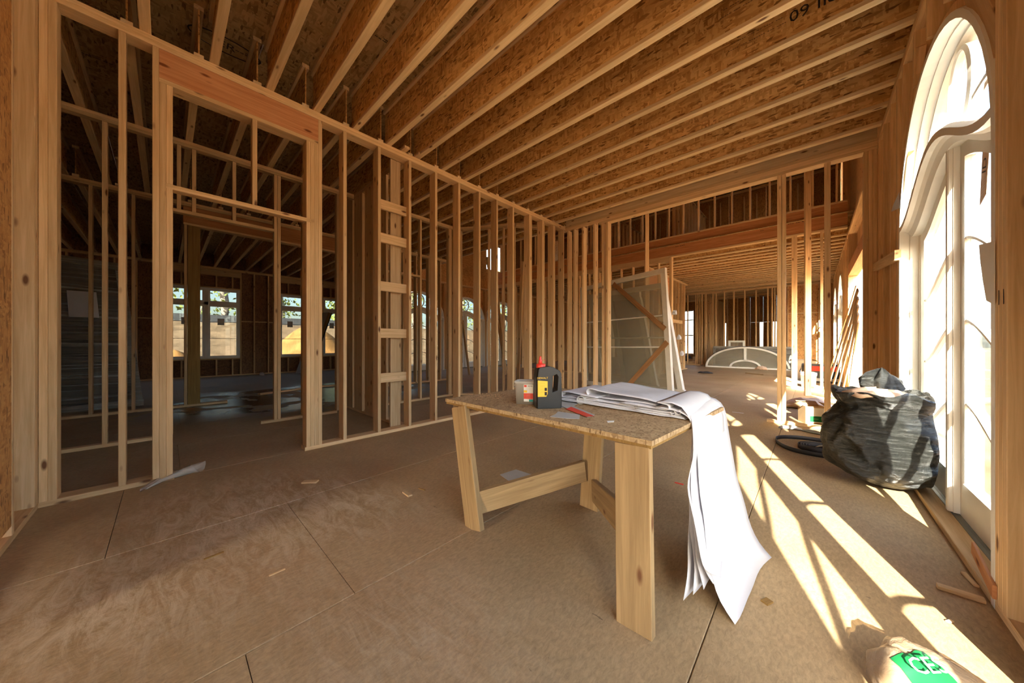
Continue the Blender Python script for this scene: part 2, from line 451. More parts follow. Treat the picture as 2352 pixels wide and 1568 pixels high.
def board(name, parent, p0, p1, wid, thk, up, mat):
    """timber from p0 to p1; wid is measured along 'up' made square to the run"""
    p0, p1 = Vector(p0), Vector(p1)
    d = (p1 - p0); L = d.length; d.normalize()
    u = Vector(up); u = (u - d * u.dot(d)).normalized()
    o = bpy.data.objects.new(name, bar_mesh(wid, thk, L, mat))
    C.objects.link(o)
    m = Matrix((u, d.cross(u), d)).transposed().to_4x4()
    o.matrix_basis = Matrix.Translation((p0 + p1) / 2) @ m
    return attach(o, parent)

def grid_mesh(rows, smooth=True, close_u=False, close_v=False):
    nv, nu = len(rows), len(rows[0])
    v = [p for r in rows for p in r]
    f = []
    for j in range(nv - (0 if close_v else 1)):
        for i in range(nu - (0 if close_u else 1)):
            a = j * nu + i; b = j * nu + (i + 1) % nu
            c = ((j + 1) % nv) * nu + (i + 1) % nu; d = ((j + 1) % nv) * nu + i
            f.append((a, b, c, d))
    return mesh(v, f, smooth)

def lathe(profile, seg=24, smooth=True):
    rows = [[(r * math.cos(2 * math.pi * i / seg), r * math.sin(2 * math.pi * i / seg), z) for i in range(seg)] for r, z in profile]
    return grid_mesh(rows, smooth, close_u=True)

def tube(pts, r, seg=8):
    pts = [Vector(p) for p in pts]
    rows = []
    for i, p in enumerate(pts):
        d = (pts[min(i + 1, len(pts) - 1)] - pts[max(i - 1, 0)]).normalized()
        u = d.cross(Vector((0, 0, 1)))
        if u.length < 1e-3: u = Vector((1, 0, 0))
        u.normalize(); w2 = d.cross(u)
        rr = r[i] if isinstance(r, (list, tuple)) else r
        rows.append([p + (u * math.cos(2 * math.pi * k / seg) + w2 * math.sin(2 * math.pi * k / seg)) * rr for k in range(seg)])
    return grid_mesh(rows, True, close_u=True)

def sweep(path, sec):
    """path: list of (point, normal, side) ; sec: closed polygon of (a along side, b along normal)"""
    rows = [[Vector(p) + Vector(s) * a + Vector(n) * b for a, b in sec] for p, n, s in path]
    me = grid_mesh(rows, False, close_u=True)
    bm = bmesh.new(); bm.from_mesh(me)
    bm.verts.ensure_lookup_table()
    k = len(sec); n = len(rows)
    bm.faces.new([bm.verts[i] for i in range(k)][::-1]); bm.faces.new([bm.verts[(n - 1) * k + i] for i in range(k)])
    bmesh.ops.recalc_face_normals(bm, faces=bm.faces)
    bm.to_mesh(me); bm.free()
    return me

def prism(poly, thick, axis):
    """extrude a closed polygon (list of 3d points) by the vector axis*thick"""
    a = Vector(axis) * thick
    n = len(poly)
    v = [Vector(p) for p in poly] + [Vector(p) + a for p in poly]
    f = [tuple(range(n - 1, -1, -1)), tuple(range(n, 2 * n))] + [(i, (i + 1) % n, n + (i + 1) % n, n + i) for i in range(n)]
    me = mesh(v, f)
    bm = bmesh.new(); bm.from_mesh(me); bmesh.ops.recalc_face_normals(bm, faces=bm.faces); bm.to_mesh(me); bm.free()
    return me

_text = {}
def text(name, parent, s, size, mtx, mat, squash=1.0):
    key = (s, mat.name)
    if key not in _text:
        cu = bpy.data.curves.new('t', 'FONT'); cu.body = s; cu.size = 1.0; cu.align_x = 'CENTER'; cu.align_y = 'CENTER'; cu.resolution_u = 2
        to = bpy.data.objects.new('t', cu); C.objects.link(to)
        dg = bpy.context.evaluated_depsgraph_get()
        me = bpy.data.meshes.new_from_object(to.evaluated_get(dg))
        bpy.data.objects.remove(to)
        me.materials.clear(); me.materials.append(mat)
        _text[key] = me
    o = bpy.data.objects.new(name, _text[key]); C.objects.link(o)
    o.matrix_basis = mtx @ Matrix.Diagonal((size * squash, size, size, 1))
    return attach(o, parent)

def frame_mtx(p, right, up):
    r = Vector(right).normalized(); u = Vector(up).normalized(); n = r.cross(u)
    m = Matrix((r, u, n)).transposed().to_4x4()
    return Matrix.Translation(p) @ m

S = 0.038

# ================================================================== THE SETTING
H, HP = 3.63, 3.55                    # top of the wall plates, underside of the double top plate
JD = 0.46                             # joist depth
DECK = H + JD
XL, XR, YB, YF = -3.91, 0.57, -0.60, 5.88
XB, XC, XD, XE = -5.65, -8.10, -14.5, -11.1
YW3, YW4 = 10.55, 18.3

# ---- floor: sheets of subfloor, staggered
flo = empty('floor', (0, 0, 0), 'brown dusty subfloor of butted sheets strewn with sawdust', 'floor', kind='structure')
abox('slab', flo, -14.8, 0.86, -9.2, 24.2, -0.30, -0.021, M['deck'], 'y')
x0, k = -3.97 - 1.22 * 9, 0
offs = {9: -0.22, 10: 0.59, 11: 0.20, 12: 1.1}
while x0 < 0.86:
    xa, xb = x0, min(x0 + 1.22, 0.86)
    y0 = offs.get(k, random.uniform(0, 2.4)) - 2.44 * 4
    while y0 < 24:
        ya, yb = max(y0, -9.1), min(y0 + 2.44, 24.1)
        if yb - ya > 0.05:
            abox('floor_sheet', flo, xa + 0.0015, xb - 0.0015, ya + 0.0015, yb - 0.0015, -0.0205, 0.0, M['floor'], 'y')
        y0 += 2.44
    x0 += 1.22; k += 1

# ---- ceiling: deck sheets on I-joists
cei = empty('ceiling', (0, 0, H), 'orange I-joists under a brown sheet deck, spanning the ceiling', 'ceiling', kind='structure')
def deck(xa, xb, ya, yb, z, par):
    x = xa
    k = 0
    while x < xb - 0.05:
        x2 = min(x + 2.44, xb)
        y = ya - (k % 2) * 0.61
        while y < yb - 0.02:
            y1, y2 = max(y, ya), min(y + 1.22, yb)
            if y2 - y1 > 0.03:
                abox('deck_sheet', par, x + 0.001, x2 - 0.001, y1 + 0.001, y2 - 0.001, z, z + 0.019, M['deck'], 'x')
            y += 1.22
        x = x2; k += 1
_jm = {}
def joist(par, xa, xb, yr, z0, depth=JD, stamp=False):
    """I-joist along X; yr is the far edge of its flange"""
    yc = yr - 0.032
    o = abox('joist', par, xa, xb, yc - 0.0055, yc + 0.0055, z0 + S - 0.004, z0 + depth - S + 0.004, M['web'], 'x')
    abox('flange', o, xa, xb, yc - 0.032, yc + 0.032, z0, z0 + S, M['flange'], 'x')
    abox('flange', o, xa, xb, yc - 0.032, yc + 0.032, z0 + depth - S, z0 + depth, M['flange'], 'x')
    return o
room_joists = []
y = 0.328 - 0.4064 * 3
while y < YF - 0.25:
    room_joists.append(joist(cei, XL - 0.10, XR + 0.10, y, H))
    y += 0.4064
# joists over the left-hand rooms lap beside the others on the wall plates
y = 0.328 - 0.4064 * 7 - 0.097
while y < YF + 0.1:
    joist(cei, XC - 0.12, XL - 0.02, y, H)
    joist(cei, XD - 0.1, XC + 0.02, y + 0.10, H)
    y += 0.4064
deck(XL - 0.07, XR + 0.17, -9.0, YF + 0.1, DECK, cei)  # deck and right wall run on unseen behind the camera to block sun
deck(XD - 0.17, XL - 0.07, -3.0, YF + 0.3, DECK, cei)
# ceiling of the rooms beyond the hall
y = YW3 + 0.25
while y < YW4 + 4:
    joist(cei, -11.0, XR + 0.10, y, H)
    y += 0.4064
deck(XE - 0.17, XR + 0.17, YW3 - 0.05, 24.0, DECK, cei)

# printed stamps on the joist webs and the deck
def web_stamp(j, x, z, s, size):
    yc = j.matrix_basis.translation.y
    text('stamp', j, s, size, frame_mtx((x, yc - 0.0063, z), (1, 0, 0), (0, 0, 1)) @ Matrix.Rotation(math.pi, 4, 'Z'), M['ink'])
for j in room_joists:
    yj = j.matrix_basis.translation.y
    if yj > 1.7:
        web_stamp(j, XL + 0.33 + random.uniform(-0.05, 0.05), H + 0.20, '-= ---', 0.07)
def nearj(y_): return min(room_joists, key=lambda j: abs(j.matrix_basis.translation.y - y_))
k0 = [nearj(3.55), nearj(3.17)]
web_stamp(k0[0], xY(1868, k0[0].matrix_basis.translation.y), H + 0.22, 'PJI 60', 0.13)
for q, xx, dz in ((1, 1690, 0.24), (0, 1706, 0.24), (0, 1768, 0.24)):
    yq = k0[q].matrix_basis.translation.y
    for r_, ln in enumerate(('---- --- -----', '--- ---- --')):
        web_stamp(k0[q], xY(xx, yq), H + dz - 0.05 + 0.055 * r_, ln, 0.05)
def deck_stamp(px, py, s, size, ring=False):
    z = F * (DECK - CAMH) / (CY - py)
    p = (z * fx(px), z * fy(px), DECK - 0.001)
    t = text('stamp', cei, s, size, frame_mtx(p, (0, 1, 0), (1, 0, 0)), M['ink'])
    if ring:
        pts = [(p[0] + 0.11 * math.cos(a), p[1] + 0.27 * math.sin(a), p[2]) for a in [2 * math.pi * i / 28 for i in range(29)]]
        obj('stamp_ring', tube(pts, 0.006, 5), M['ink'], cei)
deck_stamp(520, 105, 'ER', 0.13, True)
deck_stamp(570, 128, '--=--', 0.11)
deck_stamp(636, 8, '--- -- ----', 0.06)
deck_stamp(676, 180, '-= --', 0.07)
deck_stamp(885, 95, '--=--', 0.11)
deck_stamp(975, 155, '-= --', 0.07)
deck_stamp(1068, 55, '-- -=', 0.07)
deck_stamp(215, 130, '---=--', 0.12)
deck_stamp(235, 22, '--- -- ----', 0.09)

# ---- generic stud walls
def stud(par, x0, x1, y0, y1, z0=S, z1=HP, mat='stud', name='stud'):
    return abox(name, par, x0, x1, y0, y1, z0, z1, M[mat], 'z')
def plates_y(par, xf, th, ya, yb, h=H, bottom=((None, None),), s=-1):
    """double top plate + bottom plates of a wall that runs along Y; its face is xf"""
    x0, x1 = (xf - th, xf) if s < 0 else (xf, xf + th)
    abox('top_plate', par, x0, x1, ya, yb, h - S, h, M['stud'], 'y')
    abox('top_plate', par, x0, x1, ya + 0.012, yb - 0.012, h - 2 * S, h - S, M['stud'], 'y')
    for a, b in bottom:
        abox('bottom_plate', par, x0, x1, ya if a is None else a, yb if b is None else b, 0, S, M['stud'], 'y')

# ---- left wall of the room
T6, T4 = 0.14, 0.089
wl = empty('wall_left', (XL, YB, 0), 'open stud wall with red fir header over the doorway, left side of the room', 'wall', kind='structure')
plates_y(wl, XL, T6, YB, 6.02, bottom=((None, 0.05), (1.0, None)))
def w1(yr, z0=S, z1=HP): stud(wl, XL - T6, XL, yr - S, yr, z0, z1)
w1(YB + S); w1(YB + 2 * S)
w1(-0.211); w1(-0.0357); w1(0.0025, S, 3.277); w1(0.041, S, 2.42 + S + 0.0)
w1(0.041, 2.46, 3.277)
w1(1.051, S, 2.42); w1(1.051, 2.46, 3.277); w1(1.0895, S, 3.277); w1(1.163); 
w1(1.1255, S, 3.277)
for yr in (1.417, 1.817, 2.231, 2.637, 3.047, 3.454, 3.847, 4.25, 4.712, 4.751, 5.11, 5.149, 5.47, 5.51, 5.84):
    w1(yr)
abox('header', wl, XL - T6, XL, -0.0357, 1.125, 3.315, HP, M['fir'], 'y')
abox('header_plate', wl, XL - T6, XL, -0.0357, 1.125, 3.277, 3.315, M['stud'], 'y')
abox('transom_rail', wl, XL - 0.09, XL, 0.003, 1.0895, 2.42, 2.46, M['stud'], 'y')
abox('cripple_stud', wl, XL - 0.09, XL, 0.564, 0.602, 2.46, 3.277, M['stud'], 'z')
# flat backing board and the ladder of blocks between two studs
abox('backing_board', wl, XL - T6 - S, XL - T6, 2.01, 2.15, S, HP, M['plank'], 'z')
for zc in (hX(905, 472, XL), hX(905, 548, XL), hX(905, 658, XL), hX(905, 765, XL), hX(905, 867, XL)):
    abox('ladder_block', wl, XL - 0.10, XL - 0.10 + S, 1.817, 2.231 - S, zc - 0.06, zc + 0.06, M['plank'], 'y')
# blocks on top of the plate beside the joists
for yb_ in (2.08, 2.28):
    abox('plate_block', wl, XL - 0.10, XL + 0.10, yb_, yb_ + 0.07, H, H + 0.03, M['stud'], 'x')

# ---- back wall beside the camera (only its left end is in view)
wb = empty('wall_back', (XL, YB, 0), 'studs and sheathing wall end at the left edge of the picture', 'wall', kind='structure')
abox('bottom_plate', wb, XL, -2.2, YB - T6, YB, 0, S, M['stud'], 'x')
abox('top_plate', wb, XL, -2.2, YB - T6, YB, HP, H, M['stud'], 'x')
for xa in (XL, XL + S + 0.002):
    abox('stud', wb, xa, xa + S, YB - T6, YB, S, HP, M['plank'], 'z')
xs = [xY(28, YB), xY(12, YB - 0.01), -2.75, -2.35]
abox('plywood_strip', wb, XL + 2 * S + 0.004, xs[0] - 0.04, YB - T6, YB - T6 + 0.012, S, HP, M['plank'], 'z')
abox('stud', wb, xs[0] - S, xs[0], YB - T6, YB, S, HP, M['plank'], 'z')
abox('sheathing_edge', wb, xs[0] + 0.01, -2.2, YB - 0.012, YB + 0.0, S + 0.06, HP, M['sheath'], 'z')
abox('sheathing_panel', wb, XL - 0.2, XL - 0.16, -9.0, YB - 0.1, 0, DECK, M['sheath'], 'y')

for k in range(4):
    for z0_, z1_ in (((0, 0.10), (1.70, DECK)) if k == 2 else ((0, DECK),)):     # unseen back wall; this opening is added to let in fill light
        abox('sheathing_panel', wb, XL - 0.15 + k * 1.22, min(XL - 0.15 + (k + 1) * 1.22 - 0.002, XR + 0.14), -4.52, -4.50, z0_, z1_, M['sheath'], 'z')
for k in (0, 9, 10):
    abox('stud', wb, XL + 0.1 + k * 0.4064, XL + 0.1 + k * 0.4064 + S, -4.50, -4.36, S, HP, M['stud'], 'z')

# ---- corridor wall behind the left wall
wc = empty('wall_corridor', (XB, -2.8, 0), 'second row of studs behind the left wall, along a dim corridor', 'wall', kind='structure')
plates_y(wc, XB, T4, -2.9, 4.25, bottom=((None, 0.0), (0.91, 1.9), (2.6, None)))
def w2(yr, z0=S, z1=HP): stud(wc, XB - T4, XB, yr - S, yr, z0, z1)
for yr in (-2.86, -2.4, -1.95, -1.5, -1.05, -0.435, 0.02, 0.062):
    w2(yr)
for yr in (1.099, 1.141, 1.45, 1.93, 2.65, 3.02, 3.45, 3.80, 4.13, 4.17, 4.25): w2(yr)
abox('door_header', wc, XB - T4, XB, 0.02, 1.062, 2.73, 2.77, M['stud'], 'y')
for yr in (0.13, 0.262, 0.645): w2(yr, 2.77, HP)
abox('door_header', wc, XB - T4, XB, 2.65, 3.41, 2.42, 2.46, M['stud'], 'y')
w2(2.98, 2.46, HP)
# ---- closet wall of wide boards between the two
wk = empty('wall_closet', (-5.2, 2.15, 0), 'short closet wall of wide vertical boards behind the left wall', 'wall', kind='structure')
abox('bottom_plate', wk, -6.0, XL - T6, 2.16, 2.25, 0, S, M['stud'], 'x')
abox('top_plate', wk, -6.0, XL - T6, 2.16, 2.25, HP, H, M['stud'], 'x')
for xa, xb in ((-5.98, -5.70), (-5.62, -5.31), (-5.21, -4.89), (-4.79, -4.48)):
    abox('wide_board', wk, xa, xb, 2.155, 2.155 + S, S, HP, M['plank'], 'z')
abox('stud', wk, -5.45, -5.41, 2.2, 2.25, S, HP, M['stud'], 'z')
# ---- diagonal wall
wg = empty('wall_diagonal', (-5.0, 4.8, 0), 'angled stud wall seen through the left wall near the corner', 'wall', kind='structure')
pa, pb, pc_ = Vector((-5.66, 4.35, 0)), Vector((-4.56, 5.0, 0)), Vector((-4.30, 5.42, 0))
for a, b in ((pa, pb), (pb, pc_)):
    for z in (S / 2, H - S / 2, H - 1.5 * S):
        board('plate', wg, a + Vector((0, 0, z)), b + Vector((0, 0, z)), T4, S, (b - a).cross(Vector((0, 0, 1))), M['stud'])
for f_ in (0.05, 0.3, 0.55, 0.8, 0.98):
    p = pa.lerp(pb, f_)
    board('stud', wg, p + Vector((0, 0, S)), p + Vector((0, 0, HP)), T4, S, (pb - pa).cross(Vector((0, 0, 1))), M['stud'])
# ---- inner wall line further left: treated post, plate, long laminated header
wi = empty('wall_inner', (XC, -2.9, 0), 'far stud line with thick brown post and long header beam', 'wall', kind='structure')
plates_y(wi, XC, T6, -2.9, 5.9, bottom=((None, 0.80), (3.7, None)))
def w3(yr, z0=S, z1=HP): stud(wi, XC - T6, XC, yr - S, yr, z0, z1)
for x_ in (212, 310): w3(yX(x_, XC))
for yr in (-2.85, -2.4, -1.95, -1.6): w3(yr)
w3(yX(430, XC), S, 3.22)
abox('post', wi, XC - 0.14, XC, yX(431, XC), yX(460, XC), S, 3.22, M['post'], 'z')
abox('header_beam', wi, XC - 0.13, XC, yX(421, XC), 4.0, 3.26, HP, M['beam'], 'y')
abox('header_plate', wi, XC - T6, XC, yX(421, XC), 4.0, 3.222, 3.26, M['stud'], 'y')
for yr in (3.74, 3.78, 4.04, 4.4, 4.8, 5.2, 5.6): w3(yr)

# ---- outer left wall with rectangular windows
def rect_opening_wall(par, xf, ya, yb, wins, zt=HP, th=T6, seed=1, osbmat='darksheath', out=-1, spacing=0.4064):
    """stud wall along Y with sheathing outside, wins = [(y0,y1,z0,z1)]"""
    rnd = random.Random(seed)
    x0, x1 = (xf - th, xf) if out < 0 else (xf, xf + th)
    sx0, sx1 = (xf - th - 0.013, xf - th - 0.001) if out < 0 else (xf + th + 0.001, xf + th + 0.013)
    edges = sorted(set([ya, yb] + [e for w_ in wins for e in w_[:2]]))
    for a, b in zip(edges[:-1], edges[1:]):
        win = next((w_ for w_ in wins if w_[0] <= a + 1e-6 and w_[1] >= b - 1e-6), None)
        if win is None:
            y = a
            while y < b - 0.01:
                y2 = min(y + 1.22, b)
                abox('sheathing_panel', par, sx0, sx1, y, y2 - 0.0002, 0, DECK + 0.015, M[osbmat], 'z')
                y = y2
            y = a + S
            stud(par, x0, x1, a, a + S, S, zt)
            y = a + spacing
            while y < b - 0.06:
                stud(par, x0, x1, y - S, y, S, zt); y += spacing
            stud(par, x0, x1, b - S, b, S, zt)
            n = int((b - a) / spacing)
            if n >= 1 and b - a > 0.5:
                abox('blocking', par, x0 + 0.01, x0 + 0.05, a + S, b - S, 1.85, 1.85 + S, M['stud'], 'y')
        else:
            z0, z1 = win[2], win[3]
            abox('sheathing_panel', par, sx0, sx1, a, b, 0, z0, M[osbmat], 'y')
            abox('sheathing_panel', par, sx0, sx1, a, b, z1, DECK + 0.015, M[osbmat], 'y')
            abox('sill_plate', par, x0, x1, a, b, z0 - S - 0.002, z0 - 0.002, M['stud'], 'y')
            abox('head_plate', par, x0, x1, a, b, z1 + 0.002, z1 + 0.002 + S, M['stud'], 'y')
            hb = zt - 0.19
            abox('header', par, x0, x1, a, b, hb, zt, M['plank'], 'y')
            y = a + 0.3
            while y < b - 0.05:
                stud(par, x0, x1, y - S, y, S, z0 - S - 0.002, name='cripple_stud')
                if hb - z1 > 0.15:
                    stud(par, x0, x1, y - S, y, z1 + S + 0.002, hb, name='cripple_stud')
                y += spacing

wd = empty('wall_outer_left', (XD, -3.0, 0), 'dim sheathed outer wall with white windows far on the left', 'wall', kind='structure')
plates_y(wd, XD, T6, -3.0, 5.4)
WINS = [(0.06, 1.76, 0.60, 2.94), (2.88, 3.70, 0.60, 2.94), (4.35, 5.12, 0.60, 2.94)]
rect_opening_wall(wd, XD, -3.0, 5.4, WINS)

def rect_window(name, xf, y0, y1, z0, z1, cols, label, out=-1, glassm='glass_far'):
    wnd = empty(name, (xf, (y0 + y1) / 2, z0), label, 'window', kind='structure')
    d0, d1 = (xf - 0.12, xf - 0.02) if out < 0 else (xf + 0.02, xf + 0.12)
    fw = 0.05
    zt = z1 - 0.52
    def bar(n, a, b, c, d, par, e0=d0, e1=d1): return abox(n, par, e0, e1, a, b, c, d, M['white'])
    bar('frame', y0, y0 + fw, z0, z1, wnd); bar('frame', y1 - fw, y1, z0, z1, wnd)
    bar('frame', y0 + fw, y1 - fw, z0, z0 + fw, wnd); bar('frame', y0 + fw, y1 - fw, z1 - fw, z1, wnd)
    bar('transom_rail', y0 + fw, y1 - fw, zt - 0.05, zt + 0.05, wnd)
    w_ = (y1 - y0) / cols
    for i in range(1, cols):
        bar('mullion', y0 + i * w_ - 0.05, y0 + i * w_ + 0.05, z0 + fw, z1 - fw, wnd)
    e0, e1 = d0 + 0.03, d1 - 0.03
    for i in range(cols):
        a = y0 + i * w_ + (fw if i == 0 else 0.05); b = y0 + (i + 1) * w_ - (fw if i == cols - 1 else 0.05)
        for c, d in ((z0 + fw, zt - 0.05), (zt + 0.05, z1 - fw)):
            s_ = bar('sash', a, b, c, c + 0.045, wnd, e0, e1)
            for q in ((a, b, d - 0.045, d), (a, a + 0.045, c, d), (b - 0.045, b, c, d)):
                bar('sash_rail', *q, s_, e0, e1)
            abox('pane', s_, (e0 + e1) / 2 - 0.003, (e0 + e1) / 2 + 0.003, a + 0.04, b - 0.04, c + 0.04, d - 0.04, M[glassm], 'z')
            if d - c > 0.9:
                for q in (0.36, 0.68):
                    bar('muntin', a + 0.045, b - 0.045, c + (d - c) * q - 0.008, c + (d - c) * q + 0.008, s_, e0 + 0.012, e1 - 0.012)
                st = abox('sticker', s_, (e0 + e1) / 2 + 0.0035, (e0 + e1) / 2 + 0.0045, a + (b - a) * 0.3, a + (b - a) * 0.3 + 0.17, c + (d - c) * 0.62, c + (d - c) * 0.62 + 0.22, M['paper'], 'z')
    return wnd
rect_window('window_1', XD, *WINS[0], 2, 'wide white window of two sashes looking onto dirt bank, far left')
rect_window('window_2', XD, *WINS[1], 1, 'narrow white window looking onto dirt mound, beside leaning dark panel')
rect_window('window_3', XD, *WINS[2], 1, 'narrow white window half hidden behind leaning dark panel')
# return wall joining the two outer walls, and the closed back of the left rooms
wr_ = empty('wall_return', (XD, 5.4, 0), 'dim sheathed return wall in the far left corner', 'wall', kind='structure')
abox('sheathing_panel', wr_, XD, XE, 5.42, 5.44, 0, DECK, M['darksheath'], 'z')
x_ = XD + 0.1
while x_ < XE: abox('stud', wr_, x_, x_ + S, 5.33, 5.42, 0, H, M['stud'], 'z'); x_ += 0.4064
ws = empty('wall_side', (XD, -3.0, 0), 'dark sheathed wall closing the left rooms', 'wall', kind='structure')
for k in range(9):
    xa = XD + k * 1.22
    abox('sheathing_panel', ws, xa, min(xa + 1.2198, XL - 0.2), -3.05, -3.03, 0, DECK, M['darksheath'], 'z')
x_ = XD + 0.1
while x_ < XL - 0.3: abox('stud', ws, x_, x_ + S, -3.03, -2.94, 0, H, M['stud'], 'z'); x_ += 0.4064

# ---- arched doors
def bell(o): return 0.5 + 0.5 * math.cos(math.pi * max(-1, min(1, o / 1.03)))
AR, AS_, AB, AA = 1.03, 2.05, 2.18, 0.32          # opening radius, springing, eyebrow base, eyebrow rise
def arched_door(name, c, xf, s, label, detail=True, glassm='glass'):
    """c centre along Y; xf inner face of the wall; s=+1 the outside lies at +X"""
    d = empty(name, (xf, c, 0), label, 'door', kind='structure')
    def P(x, y, z): return (xf + s * x, c + y, z)
    def arch_path(r, z0, n=28):
        pts = [((-r, z0), (-1, 0)), ((-r, AS_), (-1, 0))]
        for i in range(1, n): 
            a = math.pi - math.pi * i / n
            pts.append(((r * math.cos(a), AS_ + r * math.sin(a)), (math.cos(a), math.sin(a))))
        pts += [((r, AS_), (1, 0)), ((r, z0), (1, 0))]
        return [(P(0, p[0], p[1]), (0, nn[0], nn[1]), (s, 0, 0)) for p, nn in pts]
    # frame: an inner, narrower stage and the stop behind it
    obj('frame', sweep(arch_path(AR, 0.0), [(0.0, 0.0), (0.06, 0.0), (0.06, -0.012), (0.11, -0.012), (0.11, -0.03), (0.20, -0.03), (0.20, 0.04), (0.0, 0.04)]), M['white'], d)
    N = 28
    ys = [-AR + 2 * AR * i / N for i in range(N + 1)]
    def bellpath(base, y0, y1, amp=AA, n=N):
        return [(P(0, y0 + (y1 - y0) * i / n, base + amp * bell(y0 + (y1 - y0) * i / n)), (0, 0, 1), (s, 0, 0)) for i in range(n + 1)]
    obj('transom_bar', sweep(bellpath(AB, -AR + 0.005, AR - 0.005), [(0.0, -0.045), (0.0, 0.0), (0.03, 0.02), (0.06, 0.0), (0.17, 0.0), (0.17, -0.10), (0.07, -0.10), (0.05, -0.06), (0.03, -0.045)]), M['white'], d)
    # fan light glass
    pg = [P(0.135, y, AB + AA * bell(y) - 0.02) for y in ys[1:-1]]
    pg += [P(0.135, AR * 0.985 * math.cos(a), AS_ + AR * 0.985 * math.sin(a)) for a in [0.13 + (math.pi - 0.26) * i / 24 for i in range(25)]]
    obj('fan_pane', prism(pg, 0.005, (s, 0, 0)), M[glassm], d)
    el = [(P(0.12, 0.21 * math.cos(a), 2.77 + 0.255 * math.sin(a)), (0, math.cos(a), math.sin(a)), (s, 0, 0)) for a in [2 * math.pi * i / 32 for i in range(33)]]
    obj('oval_muntin', sweep(el, [(-0.01, -0.012), (0.0, -0.02), (0.03, -0.02), (0.04, -0.012), (0.04, 0.012), (0.0, 0.012)]), M['white'], d)
    for q in (-1, 1):
        ar = []
        for i in range(11):
            a = i / 10
            ar.append((P(0.12, q * (0.22 + 0.68 * a), 2.60 - 0.16 * a + 0.07 * math.sin(math.pi * a)), (0, 0, 1), (s, 0, 0)))
        obj('fan_muntin', sweep(ar, [(0.0, -0.012), (0.03, -0.012), (0.03, 0.012), (0.0, 0.012)]), M['white'], d)
    X0, X1 = 0.117, 0.162
    for q in (-1, 1):
        a, b = (-AR + 0.03, -0.003) if q < 0 else (0.003, AR - 0.03)
        zb, zg, st = 0.045, 0.246, 0.115
        top = lambda y: AB + AA * bell(y) - 0.10
        leaf_poly = lambda y0, y1, z0, dz, n=14: [P(X0, y0, z0), P(X0, y1, z0)] + [P(X0, y1 + (y0 - y1) * i / n, top(y1 + (y0 - y1) * i / n) - dz) for i in range(n + 1)]
        lf = obj('door_leaf', prism(leaf_poly(a, b, zb, 0.0)[:2] + [P(X0, b, zg), P(X0, a, zg)], X1 - X0, (s, 0, 0)), M['white'], d)
        for y0, y1 in ((a, a + st), (b - st, b)):
            obj('stile', prism([P(X0, y0, zg), P(X0, y1, zg), P(X0, y1, top(y1)), P(X0, y0, top(y0))], X1 - X0, (s, 0, 0)), M['white'], lf)
        n = 14
        ga, gb = a + st, b - st
        tr = [P(X0, ga + (gb - ga) * i / n, top(ga + (gb - ga) * i / n)) for i in range(n + 1)] + [P(X0, gb + (ga - gb) * i / n, top(gb + (ga - gb) * i / n) - 0.09) for i in range(n + 1)]
        obj('top_rail', prism(tr, X1 - X0, (s, 0, 0)), M['white'], lf)
        gp = [P(0.137, ga, zg), P(0.137, gb, zg)] + [P(0.137, gb + (ga - gb) * i / n, top(gb + (ga - gb) * i / n) - 0.085) for i in range(n + 1)]
        obj('pane', prism(gp, 0.005, (s, 0, 0)), M[glassm], lf)
        for base in (0.453, 0.973, 1.487):
            obj('muntin', sweep(bellpath(base, ga, gb, AA, 12), [(X0 + 0.004, -0.008), (X0 + 0.012, -0.013), (X1 - 0.012, -0.013), (X1 - 0.004, -0.008), (X1 - 0.004, 0.008), (X1 - 0.012, 0.013), (X0 + 0.012, 0.013), (X0 + 0.004, 0.008)]), M['white'], lf)
        if detail:
            # glazing bead at the glass edge
            obj('glazing_bead', prism([P(X0 - 0.006, ga, zg), P(X0 - 0.006, gb, zg), P(X0 - 0.006, gb, zg + 0.02), P(X0 - 0.006, ga, zg + 0.02)], 0.02, (s, 0, 0)), M['white'], lf)
    obj('astragal', sweep([(P(0, 0, 0.05), (0, 1, 0), (s, 0, 0)), (P(0, 0, AB + AA - 0.10), (0, 1, 0), (s, 0, 0))],
        [(0.07, -0.018), (0.075, -0.026), (0.09, -0.03), (0.09, -0.04), (0.116, -0.045), (0.116, 0.045), (0.09, 0.04), (0.09, 0.03), (0.075, 0.026), (0.07, 0.018)]), M['white'], d)
    obj('threshold', sweep([(P(0, -AR + 0.03, 0), (0, 0, 1), (s, 0, 0)), (P(0, AR - 0.03, 0), (0, 0, 1), (s, 0, 0))],
        [(0.092, 0.0), (0.092, 0.03), (0.105, 0.036), (0.115, 0.044), (0.20, 0.044), (0.20, 0.0)]), M['grey'], d)
    return d
D1 = arched_door('door_1', 3.50, XR, 1, 'tall white arched double door with wavy glazing bars beside the black bag')
arched_door('door_2', 0.70, XR, 1, 'white arched double door beside the camera, out of the frame')
arched_door('door_3', 13.4, XR, 1, 'nearer white arched door in the sunny far right wall', False)
arched_door('door_4', 16.4, XR, 1, 'farther white arched door in the sunny far right wall', False)
